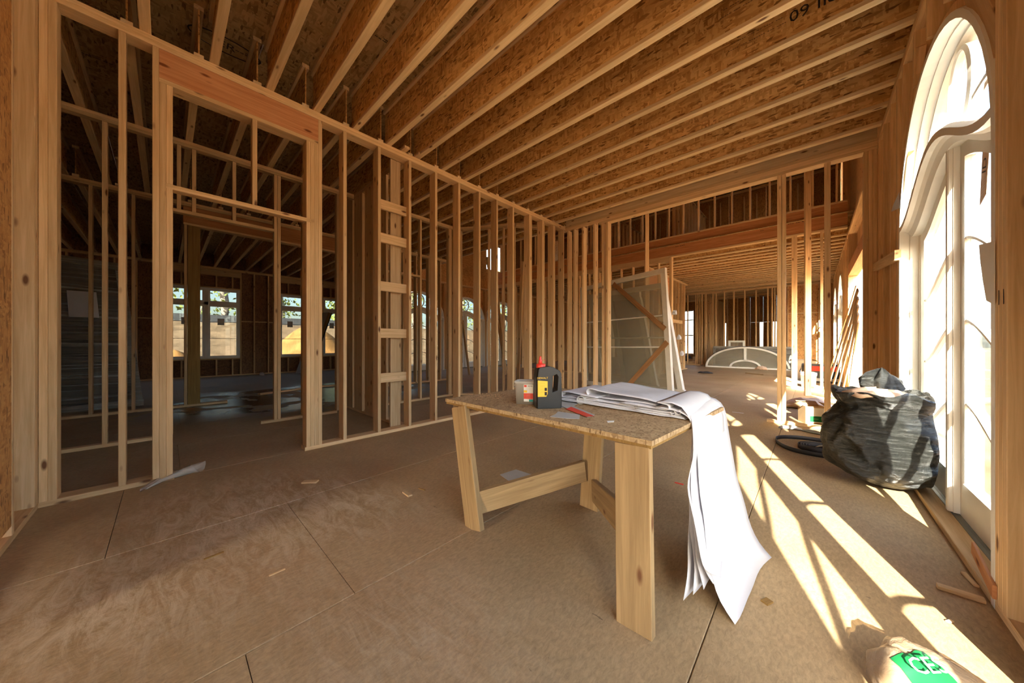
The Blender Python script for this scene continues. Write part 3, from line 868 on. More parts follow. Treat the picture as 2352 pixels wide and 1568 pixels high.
# label stuck on the glass, sole plate left in the opening
for nm, y0, z0, dy, dz, tl in (('sticker', 3.20, 1.93, 0.10, 0.33, 'ID'), ('sticker', 3.14, 2.56, 0.16, 0.22, None)):
    xx = XR + 0.132
    sh = [(xx, y0, z0), (xx, y0 - dy, z0 + dz * 0.12), (xx, y0 - dy * 1.5, z0 + dz), (xx, y0 - dy * 0.45, z0 + dz * 0.92)]
    k_ = obj(nm, prism(sh, 0.001, (-1, 0, 0)), M['kraft'], D1)
    if tl:
        text('sticker_print', k_, tl, 0.09, frame_mtx((xx - 0.002, y0 - dy * 0.8, z0 + dz * 0.62), (0, -0.25, 1), (0, 1, 0.2)), M['ink'])
        for i in range(7):
            text('sticker_print', k_, '-- --- - ---- --', 0.013, frame_mtx((xx - 0.002, y0 - dy * (0.45 + 0.03 * i), z0 + dz * (0.1 + 0.05 * i)), (0, -1, 0.12), (0, 0.12, 1)), M['ink'])

# ---- right wall: studs inside, sheathing outside, openings for the arches
wR = empty('wall_right', (XR, -9, 0), 'sunlit stud and plywood outer wall holding the arched doors, right side', 'wall', kind='structure')
OPEN = [(0.70, 'arch'), (3.50, 'arch'), (8.85, 'rect'), (13.4, 'arch'), (16.4, 'arch')]
def half(kind): return 1.075 if kind == 'arch' else 1.55
segs = []
y = -9.0
for c, kd in OPEN:
    segs.append((y, c - half(kd))); y = c + half(kd)
segs.append((y, 24.0))
sx0, sx1 = XR + T6 + 0.001, XR + T6 + 0.019
for a, b in segs:
    y = a
    while y < b - 0.01:
        y2 = min(y + 1.22, b)
        abox('sheathing_panel', wR, sx0, sx1, y + 0.001, y2 - 0.001, 0.0, DECK, M['stained'] if 1.7 < y < 2.0 else M['ply'], 'z')
        y = y2
    for q in range(3):
        if a > -8: stud(wR, XR, XR + T6, a + q * S, a + (q + 1) * S - 0.001)
        if b < 23: stud(wR, XR, XR + T6, b - (q + 1) * S + 0.001, b - q * S)
    y = a + 0.42
    while y < b - 0.2 and b - a > 0.9:
        stud(wR, XR, XR + T6, y, y + S); y += 0.4064
    abox('bottom_plate', wR, XR, XR + T6, a, b, 0, S, M['stud'], 'y')
for c, kd in OPEN:
    hw = half(kd)
    if kd == 'arch':
        n = 24
        poly = [(sx0, c - hw, DECK), (sx0, c + hw, DECK)]
        poly += [(sx0, c + hw * math.cos(math.pi * i / n), AS_ + hw * math.sin(math.pi * i / n)) for i in range(n + 1)]
        obj('arch_panel', prism(poly, 0.018, (1, 0, 0)), M['ply'], wR)
        # curved blocking round the arch and cripples over it
        pth = [((XR + 0.02, c + 1.072 * math.cos(a), AS_ + 1.072 * math.sin(a)), (0, math.cos(a), math.sin(a)), (1, 0, 0)) for a in [0.12 + (math.pi - 0.24) * i / n for i in range(n + 1)]]
        obj('arch_blocking', sweep(pth, [(0, 0), (0.118, 0), (0.118, 0.05), (0, 0.05)]), M['ply'], wR)
        for k in range(-2, 3):
            yy = c + k * 0.4064 + 0.05
            if abs(yy - c) < hw - 0.06:
                zz = AS_ + math.sqrt((1.13) ** 2 - (yy - c) ** 2) + 0.02
                if zz < HP - 0.1: stud(wR, XR, XR + T6, yy, yy + S, zz + 0.03, HP, name='cripple_stud')
        for q in (-1, 1):                               # corner braces beside the arch
            board('arch_brace', wR, (XR + 0.03, c + q * 1.05, 2.42), (XR + 0.03, c + q * 0.42, 3.40), 0.14, S, (0, 1, 0.5 * q), M['ply'])
        abox('sole_plate', wR, XR, XR + 0.088, c - 1.03, c + 1.03, 0.0, S, M['plank'], 'y')
    else:
        abox('header', wR, XR, XR + T6, c - hw, c + hw, 2.62, 2.86, M['fir'], 'y')
        for k in range(5):
            abox('sheathing_panel', wR, sx0, sx1, c - hw + k * 0.62, c - hw + (k + 1) * 0.62, 2.62, DECK, M['ply'], 'z')
abox('top_plate', wR, XR, XR + T6, -9, 24, HP, HP + S, M['stud'], 'y')
abox('top_plate', wR, XR, XR + T6, -9, 24, HP + S, H, M['stud'], 'y')
abox('rim_board', wR, XR + 0.11, XR + T6, -9, YF + 0.1, H, DECK, M['web'], 'y')
abox('rim_board', wR, XR + 0.11, XR + T6, YW3, 24, H, DECK, M['web'], 'y')
# board nailed across the far studs, shim at the near jamb
board('scrap_brace', wR, (XR - 0.02, yX(2003, XR - 0.02), hX(2003, 618, XR - 0.02)), (XR - 0.02, yX(2062, XR - 0.02), hX(2062, 585, XR - 0.02)), 0.09, S, (0, 0, 1), M['stud'])
board('shim', wR, (XR - 0.007, 2.40, 0.085), (XR + 0.012, 2.74, 0.125), 0.062, 0.012, (0, 0, 1), M['fir'])
text('stud_mark', wR, '11', 0.09, frame_mtx((XR - 0.001, 2.36, 1.33), (0, -1, 0), (0, 0, 1)), M['ink'])

# torn sheet on the near jamb of the arched door, paper tag on the far studs
fp = lambda pts, X: [(X, yX(a, X), hX(a, b, X)) for a, b in pts]
obj('protective_sheet', prism(fp([(2286, 553), (2250, 562), (2253, 600), (2259, 645), (2267, 690), (2286, 700)], XR - 0.004), 0.002, (-1, 0, 0)), M['offwhite'], D1)
obj('paper_tag', prism(fp([(2066, 440), (2052, 470), (2047, 486), (2066, 478)], XR - 0.004), 0.001, (-1, 0, 0)), M['paper'], wR)

# ---- far partition of the room, with its wide opening
wf = empty('wall_far', (XL, YF, 0), 'far stud partition with a wide framed opening into the hall', 'wall', kind='structure')
abox('top_plate', wf, XL, XR, YF, YF + T6, H - S, H, M['stud'], 'x')
abox('header', wf, XL, XR, YF, YF + 0.04, HP - 0.02, H - S, M['stud'], 'x')
abox('header_soffit', wf, xY(1376, YF), XR, YF, YF + T6, HP - S - 0.02, HP - 0.02, M['stud'], 'x')
abox('rim_joist', wf, XL, XR, YF + 0.02, YF + 0.06, H, DECK, M['flange'], 'x')
xj = xY(1376, YF)
abox('bottom_plate', wf, XL, xj + 0.11, YF, YF + T6, 0, S, M['stud'], 'x')
for px_ in (1306, 1340, 1366, 1386):
    xa = xY(px_, YF)
    stud(wf, xa - S, xa, YF, YF + T6, S, HP - 0.02)
xa = xY(1392, YF); stud(wf, xa, xa + S, YF, YF + T6, S, HP - S - 0.02)
xa = xY(1316, YF); stud(wf, xa, xa + S, YF, YF + T6, S, HP - 0.02)
for q in range(3): stud(wf, XR - (q + 1) * S, XR - q * S - 0.001, YF, YF + T6, S, HP - S - 0.02)
# shoring posts standing in the opening
for k, (xa, xb) in enumerate(((xY(1786, 5.98), xY(1796, 5.98)), (xY(1797, 5.98), xY(1806, 5.98)))):
    stud(wf, xa, xb - 0.001, YF + 0.02, YF + 0.109, S, HP - S - 0.02, name='shoring_post')
xa = xY(1893, 5.98)
stud(wf, xa, xa + 0.06, YF + 0.02, YF + 0.109, S, HP - S - 0.02, name='shoring_post')
abox('bottom_plate', wf, xY(1762, 5.95), xY(1908, 5.95), YF + 0.01, YF + 0.099, 0, S, M['stud'], 'x')
# closed upper side of the hall above the partition
wu = empty('wall_upper', (0, YF, DECK), 'sheathed upper wall of the two-storey hall', 'wall', kind='structure')
for k in range(10):
    abox('sheathing_panel', wu, XE + k * 1.22, min(XE + (k + 1) * 1.22 - 0.002, XR + 0.14), YF + 0.1, YF + 0.118, DECK, 7.3, M['sheath'], 'z')

# ---- hall: outer left wall, beam wall, upper storey
we = empty('wall_hall_left', (XE, 5.44, 0), 'distant outer wall with a row of white arched doors, seen between studs', 'wall', kind='structure')
ARCHES = (6.35, 8.0, 10.1, 12.2)
segs = []; y = 5.44
for c in (6.75, 9.0, 11.25):
    segs.append((y, c - 1.075)); y = c + 1.075
segs.append((y, 24.0))
for a, b in segs:
    y = a
    while y < b - 0.01:
        y2 = min(y + 1.22, b)
        abox('sheathing_panel', we, XE - T6 - 0.013, XE - T6, y, y2 - 0.0002, 0, DECK, M['sheath'], 'z'); y = y2
    y = a
    while y < min(b, 19) - 0.03:
        stud(we, XE - T6, XE, y, y + S); y += 0.4064
    stud(we, XE - T6, XE, b - S, b)
for i, c in enumerate((6.75, 9.0, 11.25)):
    hw = 1.075; n = 20
    poly = [(XE - T6, c - hw, DECK), (XE - T6, c + hw, DECK)] + [(XE - T6, c + hw * math.cos(math.pi * k / n), AS_ + hw * math.sin(math.pi * k / n)) for k in range(n + 1)]
    obj('arch_panel', prism(poly, 0.013, (-1, 0, 0)), M['sheath'], we)
    arched_door('door_%d' % (5 + i), c, XE, -1, ('nearest', 'middle', 'farthest')[i] + ' of the white arched doors seen between the far left studs', False, 'glass_far')
plates_y(we, XE, T6, 5.44, 24.0, bottom=())
UW = (10.30, 11.2, 4.6, 5.75)
for ya, yb, z0, z1 in ((5.44, UW[0], DECK, 7.3), (UW[1], 24, DECK, 7.3), (UW[0], UW[1], DECK, UW[2]), (UW[0], UW[1], UW[3], 7.3)):
    abox('sheathing_panel', we, XE - T6 - 0.013, XE - T6, ya, yb, z0, z1, M['sheath'], 'y')
wh = empty('wall_hall', (-3, YW3, 0), 'stud wall carrying a red laminated beam across the far side of the hall', 'wall', kind='structure')
BZ0, BZ1 = 3.80, 4.34
xo = xY(1537, YW3)
abox('beam', wh, XE, XR, YW3, YW3 + 0.09, BZ0, BZ1, M['beam'], 'x')
abox('beam_cap', wh, XE, XR, YW3 - 0.02, YW3 + 0.11, BZ1, BZ1 + S, M['stud'], 'x')
abox('top_plate', wh, XE, xo, YW3, YW3 + T6, H, BZ0, M['stud'], 'x')
abox('header_soffit', wh, xo, XR, YW3 - 0.01, YW3 + T6, BZ0 - 0.05, BZ0 - 0.002, M['stud'], 'x')
x_ = XE + 0.2
while x_ < xo - 0.1:
    stud(wh, x_, x_ + S, YW3, YW3 + T6, S, H); x_ += 0.4064
abox('bottom_plate', wh, XE, xo + 0.04, YW3, YW3 + T6, 0, S, M['stud'], 'x')
for q in range(2): stud(wh, xo + q * S, xo + (q + 1) * S - 0.001, YW3, YW3 + T6, S, BZ0 - 0.05)
for px0, px1 in ((1818, 1822.5), (1822.5, 1827), (1827, 1831), (1884, 1891)):
    stud(wh, xY(px0, YW3), xY(px1, YW3) - 0.001, YW3, YW3 + T4, S, BZ0 - 0.05)
abox('bottom_plate', wh, xY(1806, YW3), xY(1912, YW3), YW3 - 0.01, YW3 + 0.1, 0, S, M['stud'], 'x')
text('stamp', wh, '-- ---', 0.14, frame_mtx((xY(1562, YW3), YW3 - 0.001, 4.05), (1, 0, 0), (0, 0, 1)), M['ink'])
text('stamp', wh, '--- -- --', 0.12, frame_mtx((xY(1830, YW3), YW3 - 0.001, 4.08), (1, 0, 0), (0, 0, 1)), M['ink'])
text('stamp', wh, '--', 0.12, frame_mtx((xY(1750, YW3), YW3 - 0.001, 4.05), (1, 0, 0), (0, 0, 1)), M['ink'])
x_ = XE + 0.1
while x_ < XR - 0.05:
    stud(wh, x_, x_ + S, YW3 + 0.02, YW3 + 0.109, BZ1 + S, 7.2, name='upper_stud'); x_ += 0.4064
abox('hanger', wh, xY(1386, YW3) - 0.02, xY(1386, YW3) + 0.06, YW3 - 0.05, YW3 - 0.001, 3.9, 4.25, M['greysheet'], 'z')
# upper storey beyond the balcony studs
up = empty('wall_upper_far', (-3, 15.5, DECK), 'shadowy upper-storey framing above the beam', 'wall', kind='structure')
for k in range(10):
    abox('sheathing_panel', up, XE + k * 1.22, XE + (k + 1) * 1.22 - 0.01, 16.0, 16.02, DECK + 0.02, 7.3, M['sheath'], 'z')
x_ = XE + 0.1
while x_ < XR:
    stud(up, x_, x_ + S, 15.9, 15.99, DECK + 0.02, 7.0); x_ += 0.4064
for xx, ya, yb in ((-3.4, 11.4, 15.8), (-6.2, 11.0, 15.8)):
    y = ya
    while y < yb:
        stud(up, xx, xx + T4, y, y + S, DECK + 0.02, 6.4); y += 0.4064
    abox('top_plate', up, xx, xx + T4, ya, yb, 6.4, 6.45, M['stud'], 'y')
abox('head_rail', up, -3.2, -1.0, 15.8, 15.84, 5.7, 5.74, M['stud'], 'x')
# roof over the hall: sheets on sloping trusses
rf = empty('ceiling_hall', (-5, 11, 7.3), 'dark roof framing high over the hall', 'ceiling', kind='structure')
for k in range(10):
    abox('roof_sheet', rf, XE - 0.2 + k * 1.22, XE - 0.2 + (k + 1) * 1.22, YF, 24, 7.3, 7.32, M['deck'], 'y')
y = YF + 0.5
while y < 16:
    abox('truss_chord', rf, XE, XR, y, y + S, 7.05, 7.14, M['stud'], 'x')
    y += 0.61
for ya, yb, z0, z1 in ((YF - 1.2, 12.25, DECK, 7.3), (13.05, 24, DECK, 7.3), (12.25, 13.05, DECK, 4.95), (12.25, 13.05, 6.9, 7.3)):
    abox('sheathing_panel', wR, sx0, sx1, ya, yb, z0, z1, M['ply'], 'y')
for yy in (12.2, 14.5, 13.06): stud(wR, XR, XR + T6, yy, yy + S, DECK, 7.2)
rect_window('window_4', XR + 0.02, 12.3, 13.0, 5.0, 6.85, 1, 'bright white upper window high on the right above the beam', 1, 'glass')

# ---- rooms beyond the hall
wn1 = empty('wall_far_side', (-3.95, 14, 0), 'sunlit stud wall running away on the left of the far room', 'wall', kind='structure')
plates_y(wn1, -3.95, T4, YW3 + 0.2, 15.3)
y = YW3 + 0.3
while y < 15.3:
    stud(wn1, -3.95 - T4, -3.95, y, y + S); y += 0.4064
abox('header', wn1, -3.95 - T4, -3.95, YW3 + 0.2, 13.2, 2.9, HP, M['fir'], 'y')
abox('blocking', wn1, -3.95 - T4, -3.93, YW3 + 0.2, 14.5, 1.9, 2.03, M['stud'], 'y')
wq = empty('wall_end', (-2, YW4, 0), 'row of studs closing the far room behind the half-round window', 'wall', kind='structure')
xs0, xs1 = xY(1588, YW4), xY(1775, YW4)
abox('top_plate', wq, -4.6, XR, YW4, YW4 + T4, HP, H, M['stud'], 'x')
abox('bottom_plate', wq, xY(1597, YW4), XR, YW4, YW4 + T4, 0, S, M['stud'], 'x')
for px_ in (1578, 1597, 1601, 1606, 1611, 1620, 1636, 1643, 1662, 1684, 1709, 1735, 1762, 1772, 1778, 1784):
    xa = xY(px_, YW4); stud(wq, xa, xa + S + 0.01, YW4, YW4 + T4, S, HP)
xa = xY(1800, YW4)
while xa < XR - 0.1:
    abox('sheathing_panel', wq, xa, min(xa + 1.2, XR - 0.02), YW4 + T4 + 0.001, YW4 + T4 + 0.014, 0, HP, M['sheath'], 'z')
    xa += 1.22
for px_ in (1808, 1850, 1880): 
    xa = xY(px_, YW4); stud(wq, xa, xa + S, YW4, YW4 + T4, S, HP)
abox('blocking', wq, xY(1800, YW4), XR - 0.03, YW4 - 0.0, YW4 + T4, 2.35, 2.35 + S, M['stud'], 'x')
wx = empty('wall_last', (-3, 23, 0), 'last outer wall glimpsed beyond the far studs with orange panels', 'wall', kind='structure')
xa = XE
while xa < XR:
    if any(xa < xc < xa + 0.6 for xc in (-5.82,)):
        abox('sheathing_panel', wx, xa, xa + 0.598, 23.4, 23.42, 0, 0.35, M['sheath'], 'x')
        abox('sheathing_panel', wx, xa, xa + 0.598, 23.4, 23.42, 3.2, DECK, M['sheath'], 'z')
        for zz in (0.35, 1.55, 2.55, 3.15): abox('window_rail', wx, xa, xa + 0.598, 23.36, 23.40, zz, zz + 0.07, M['white'], 'x')
    elif not any(xa < xc < xa + 0.6 for xc in (-4.3, -2.6, -1.7)):
        abox('sheathing_panel', wx, xa, xa + 0.598, 23.4, 23.42, 0, DECK, M['sheath'], 'z')
    else:
        abox('sheathing_panel', wx, xa, xa + 0.598, 23.4, 23.42, 2.3, DECK, M['sheath'], 'z')
        abox('sheathing_panel', wx, xa, xa + 0.40, 23.4, 23.42, 0, 2.298, M['sheath'], 'z')
    xa += 0.6
xa = xY(1625, 20.8)
abox('top_plate', wx, -5.2, -0.6, 20.8, 20.9, HP, H, M['stud'], 'x')
while xa < -0.7:
    stud(wx, xa, xa + S, 20.8, 20.889, 0, HP); xa += 0.46
# stud row leading away behind the end wall
y = YW4 + 0.3
while y < 23.3:
    stud(wx, -4.05, -3.96, y, y + S, 0, HP); y += 0.35

# ---- outdoors
gr = obj('ground', mesh([(-140, -120, -0.35), (140, -120, -0.35), (140, 140, -0.35), (-140, 140, -0.35)], [(0, 1, 2, 3)]), M['dirt'])
props(gr, 'bare reddish dirt ground around the house', 'ground', kind='structure')

# ================================================================== OUTDOORS BEYOND THE LEFT WINDOWS
def heightfield(name, x0, x1, y0, y1, nx, ny, fn, mat):
    rows = [[(x0 + (x1 - x0) * i / nx, y0 + (y1 - y0) * j / ny, fn(x0 + (x1 - x0) * i / nx, y0 + (y1 - y0) * j / ny)) for i in range(nx + 1)] for j in range(ny + 1)]
    return obj(name, grid_mesh(rows, True), mat)
bank = heightfield('dirt_bank', -70, -17.5, -40, 40, 40, 40, lambda x, y: -0.36 + 3.0 * max(0, min(1, (-19.0 - x) / 12)) + 0.12 * noise.noise((x * 0.6, y * 0.6, 0)), M['concrete'])
props(bank, 'graded pale earth bank rising behind the far left windows', 'bank', kind='structure')
bank.data.materials.clear(); bank.data.materials.append(M['dirt'])
def mound(name, label, cx, cy, r, h, seed):
    rows = []
    for j in range(13):
        a = j / 12
        rows.append([(cx + r * a * math.cos(t_) * (1 + 0.18 * noise.noise((math.cos(t_) * 1.5 + seed, math.sin(t_) * 1.5, 0))), cy + r * a * math.sin(t_),
                      -0.40 + h * (math.cos(a * math.pi) * 0.5 + 0.5) + 0.16 * noise.noise((a * 3 * math.cos(t_) + seed, a * 3 * math.sin(t_), 1))) for t_ in [2 * math.pi * i / 28 for i in range(28)]])
    o = obj(name, grid_mesh(rows, True, close_u=True), M['mound'])
    return props(o, label, 'mound')
M['mound'] = plain('orange_clay', (0.29, 0.145, 0.05), 0.95, spec=0.1, noise_amt=0.3, nscale=2.5, bump=(3, 0.8))
mound('clay_mound', 'tall orange clay mound outside the narrow far left window', -20.8, 5.6, 3.3, 2.5, 1)
mound('clay_mound', 'low orange clay heap outside the wide far left window', -18.4, 0.2, 1.9, 1.2, 5)
fen = empty('silt_fence', (-31, 0, 2.3), 'black fabric silt fence along the top of the earth bank', 'fence')
for k in range(12):
    ya = -14 + k * 2.6
    abox('fabric_panel', fen, -30.6, -30.58, ya, ya + 2.58, 2.4, 3.05, M['fabric'], 'y')
    abox('stake', fen, -30.66, -30.62, ya, ya + 0.05, 2.2, 3.2, M['bark'], 'z')
def tree(x, y, h, r, label, crown, seed):
    rnd = random.Random(seed)
    t = empty('tree', (x, y, 2.3), label, 'tree', 'bare and budding trees beyond the bank')
    n = 8
    pts = [(x + 0.25 * noise.noise((k * 0.7, seed, 0)), y + 0.25 * noise.noise((k * 0.7, 0, seed)), 2.2 + h * k / n) for k in range(n + 1)]
    obj('trunk', tube(pts, [r * (1 - 0.6 * k / n) for k in range(n + 1)], 8), M['bark'], t)
    for b in range(7):
        z = 2.3 + h * rnd.uniform(0.25, 0.85); a = rnd.uniform(0, 6.28); L = rnd.uniform(0.9, 1.9)
        p = [(x + math.cos(a) * L * q, y + math.sin(a) * L * q, z + L * q * 0.55) for q in (0, 0.35, 0.7, 1)]
        obj('branch', tube(p, [0.07, 0.05, 0.035, 0.015], 5), M['bark'], t)
    v, f = [], []
    for k in range(crown):
        a = rnd.uniform(0, 6.28); rr = rnd.uniform(0.2, 1.9); z = 2.4 + h * rnd.uniform(0.04, 0.9)
        p = Vector((x + math.cos(a) * rr, y + math.sin(a) * rr, z))
        u = Vector((rnd.uniform(-1, 1), rnd.uniform(-1, 1), rnd.uniform(-1, 1))).normalized(); w_ = u.orthogonal().normalized()
        s_ = rnd.uniform(0.10, 0.24); i0 = len(v)
        v += [p - u * s_, p + w_ * s_ * 0.5, p + u * s_, p - w_ * s_ * 0.5]; f.append((i0, i0 + 1, i0 + 2, i0 + 3))
    lf = obj('foliage', mesh(v, f), M['leaf'], t); lf['kind'] = 'stuff'
TL = ['thick pale trunk seen through the right half of the wide window', 'slim tree left of the thick pale trunk in the wide window', 'leafy tree behind the black post in the wide window',
      'tree showing through the upper pane of the narrow window', 'leafy tree at the right edge of the narrow window', 'tree behind the leaning dark panel outside', 'tree filling the left end of the wide window',
      'tree outside the nearest distant arched door', 'tree outside the middle distant arched door', 'tree outside the farthest distant arched door']
for i, (x, y, h, r, cr) in enumerate(((-33.5, 3.1, 13, 0.32, 160), (-38, 2.2, 12, 0.16, 500), (-33.4, -0.9, 11, 0.14, 800), (-35, 7.2, 12, 0.2, 700), (-33, 11.2, 10, 0.18, 900), (-38, 13.5, 12, 0.2, 800), (-37.8, -1.9, 11, 0.2, 1000),
                                    (-33, 19, 12, 0.2, 600), (-34, 27, 12, 0.22, 600), (-33, 34, 12, 0.2, 600))):
    tree(x, y, h, r, TL[i], cr, i + 3)

# ================================================================== WORKBENCH
A_, B_, C_, D_ = Vector((-1.846, 1.310, 0)), Vector((-0.461, 1.297, 0)), Vector((-0.390, 2.268, 0)), Vector((-1.770, 2.280, 0))
HT = 0.76
wbn = empty('workbench', (-1.1, 1.75, 0), 'rough three-legged workbench of planks with a flaky sheet top', 'table')
obj('tabletop', prism([p + Vector((0, 0, HT - 0.020)) for p in (A_, B_, C_, D_)], 0.020, (0, 0, 1)), M['benchtop'], wbn)
mid = [(A_ + B_ + C_ + D_) / 4 + ((p - (A_ + B_ + C_ + D_) / 4) * 0.992) for p in (A_, B_, C_, D_)]
obj('under_sheet', prism([p + Vector((0, 0, HT - 0.034)) for p in mid], 0.0138, (0, 0, 1)), M['post'], wbn)
ZT = HT - 0.035
board('leg', wbn, (-0.522, 1.285, 0.0), (-0.545, 1.318, ZT), 0.145, S, (1, 0, 0), M['bench'])
board('leg', wbn, (-1.522, 1.297, 0.0), (-1.690, 1.315, ZT), 0.142, S, (1, 0, 0), M['bench'])
board('leg', wbn, (-1.134, 2.005, 0.0), (-1.120, 2.070, ZT), 0.138, S, (1, 0, 0), M['bench'])
board('stretcher', wbn, (-1.520, 1.320, 0.155), (-1.165, 1.985, 0.255), 0.14, S, (0, 0, 1), M['bench'])
board('stretcher', wbn, (-1.085, 1.985, 0.14), (-0.56, 1.325, 0.375), 0.14, S, (0, 0, 1), M['bench'])

# ---- drawings on the bench: a folded stack, the long end hanging over the edge
bp = empty('blueprint_stack', (-0.8, 2.0, HT), 'stack of large white drawing sheets folded on the workbench and hanging to the floor', 'paper')
def thick(o, t=0.0014):
    m = o.modifiers.new('thickness', 'SOLIDIFY'); m.thickness = t; m.offset = 0
    return o
def sheet(profile, y0, y1, wob, seed, name='sheet', flare=0.0):
    """profile: (x,z) line swept along Y with a little waviness"""
    rows = []
    ny = 12
    for j in range(ny + 1):
        v = j / ny
        row = []
        for i, (x, z) in enumerate(profile):
            u = i / (len(profile) - 1)
            w1_ = wob * noise.noise((x * 5 + seed, v * 2.2, seed)) 
            row.append((x + 0.4 * w1_, y0 + (y1 - y0) * v + 0.02 * noise.noise((x * 4, v, seed + 3)), max(HT + 0.001 + 0.0015 * seed, z + abs(w1_) if z < HT + 0.03 else z + w1_)))
        rows.append(row)
    return thick(obj(name, grid_mesh(rows, True), M['paper'], bp))
def arcpts(cx, cz, r, a0, a1, n=8): return [(cx + r * math.cos(R(a0 + (a1 - a0) * i / n)), cz + r * math.sin(R(a0 + (a1 - a0) * i / n))) for i in range(n + 1)]
base = HT + 0.004
def line(x0, x1, z0, z1, n=14): return [(x0 + (x1 - x0) * i / n, z0 + (z1 - z0) * i / n) for i in range(n + 1)]
for k in range(5):                                            # flat layers
    sheet(line(-1.26 + 0.02 * k, -0.46 - 0.012 * k, base + 0.006 * k + 0.018 * (1 if k > 2 else 0.6), base + 0.004 * k), 1.745 + 0.012 * k, 2.25 - 0.01 * k, 0.012, k)
# upper fold, open at its left end
sheet(line(-0.62, -1.02, HT + 0.045, HT + 0.055, 10) + arcpts(-1.02, HT + 0.075, 0.022, 270, 90, 8)[1:] + line(-1.02, -0.60, HT + 0.097, HT + 0.062, 12)[1:], 1.80, 2.26, 0.010, 6)
sheet(line(-0.52, -1.20, HT + 0.036, HT + 0.030, 14) + arcpts(-1.20, HT + 0.048, 0.018, 270, 90, 6)[1:] + line(-1.20, -0.95, HT + 0.066, HT + 0.05, 8)[1:], 1.77, 2.2, 0.012, 8)
# rolled S fold near the edge
sheet(line(-0.80, -0.55, HT + 0.048, HT + 0.040, 8) + arcpts(-0.55, HT + 0.054, 0.014, 270, 450, 8)[1:] + line(-0.55, -0.60, HT + 0.069, HT + 0.074, 3)[1:] + arcpts(-0.585, HT + 0.058, 0.022, 120, 250, 4)[:0] + [(-0.57, HT + 0.078), (-0.52, HT + 0.08), (-0.475, HT + 0.066), (-0.45, HT + 0.035), (-0.44, HT + 0.012)], 1.74, 2.28, 0.005, 9)
for k in range(3):
    c0 = -0.535 + 0.02 * k
    sheet(line(-0.72, c0 - 0.02, HT + 0.012 + 0.008 * k, HT + 0.010 + 0.008 * k, 5) + arcpts(c0, HT + 0.022 + 0.006 * k, 0.011, 270, 440, 8), 1.742, 2.24, 0.004, 10 + k)
# hanging sheets: ruled between a left-hand and a right-hand edge
def hang(Lp, Rp, seed, wob=0.012, name='hanging_sheet'):
    def resample(P, n):
        P = [Vector(p) for p in P]; d = [0]
        for a, b in zip(P[:-1], P[1:]): d.append(d[-1] + (b - a).length)
        out = []
        for i in range(n + 1):
            s_ = d[-1] * i / n; j = max(q for q in range(len(d)) if d[q] <= s_ + 1e-9); j = min(j, len(P) - 2)
            out.append(P[j].lerp(P[j + 1], (s_ - d[j]) / max(1e-9, d[j + 1] - d[j])))
        return out
    n = 26
    L_, R_ = resample(Lp, n), resample(Rp, n)
    for _ in range(2):
        for Q in (L_, R_):
            for i in range(1, n): Q[i] = Q[i] * 0.5 + (Q[i - 1] + Q[i + 1]) * 0.25
    rows = []
    for i in range(n + 1):
        row = []
        for j in range(13):
            v = j / 12
            p = L_[i].lerp(R_[i], v)
            p.x += wob * math.sin(v * 5 + seed) * min(1, i / 8) + 0.01 * noise.noise((i * 0.2, v * 3, seed)) * min(1, i / 8)
            p.z = max(p.z, 0.002)
            row.append(p)
        rows.append(row)
    return thick(obj(name, grid_mesh(rows, True), M['paper'], bp))
hang([(-0.60, 1.735, HT + 0.05), (-0.47, 1.735, HT + 0.045), (-0.435, 1.73, HT + 0.03), (-0.412, 1.725, HT - 0.02), (-0.401, 1.68, 0.563), (-0.36, 1.63, 0.30), (-0.335, 1.60, 0.15), (-0.30, 1.585, 0.06), (-0.245, 1.572, 0.004)],
     [(-0.55, 2.31, HT + 0.05), (-0.44, 2.31, HT + 0.05), (-0.405, 2.31, HT + 0.03), (-0.378, 2.30, HT - 0.02), (-0.355, 2.26, 0.58), (-0.33, 2.24, 0.42), (-0.26, 2.22, 0.16), (-0.205, 2.21, 0.03), (-0.160, 2.195, 0.004)], 1)
for k in range(5):
    q = k * 0.012
    hang([(-0.46, 1.74 + 0.01 * k, HT + 0.03), (-0.425, 1.735, HT + 0.02), (-0.418 + q * 0.3, 1.70 - q, HT - 0.05), (-0.408, 1.65 - 1.6 * q, 0.5), (-0.40 + q * 1.5, 1.58 - 2.0 * q + 0.01 * (k % 2), 0.22), (-0.395 + 2.2 * q, 1.50 + 2.2 * q, 0.05 + 0.025 * k)],
         [(-0.45, 2.25, HT + 0.03), (-0.41, 2.25, HT + 0.02), (-0.388, 2.24, HT - 0.05), (-0.378, 2.20, 0.5), (-0.36, 2.12, 0.22), (-0.33, 2.05, 0.07 + 0.02 * k)], k + 5, 0.006)

for k in range(9):
    yy = 1.86 + 0.042 * k
    ln_ = grid_mesh([[(-0.98 + 0.02 * (k % 3), yy, HT + 0.1005), (-0.66, yy, HT + 0.0755)], [(-0.98 + 0.02 * (k % 3), yy + 0.006, HT + 0.1005), (-0.66, yy + 0.006, HT + 0.0755)]], False)
    obj('plan_line', ln_, M['greysheet'], bp)
# ---- things on the bench
roll = obj('paper_roll', tube([(-1.06, 1.76, HT + 0.026), (-1.12, 2.05, HT + 0.026)], 0.025, 16), M['greysheet'])
props(roll, 'small pale paper roll tucked under the drawing stack', 'roll'); thick(roll, 0.002)

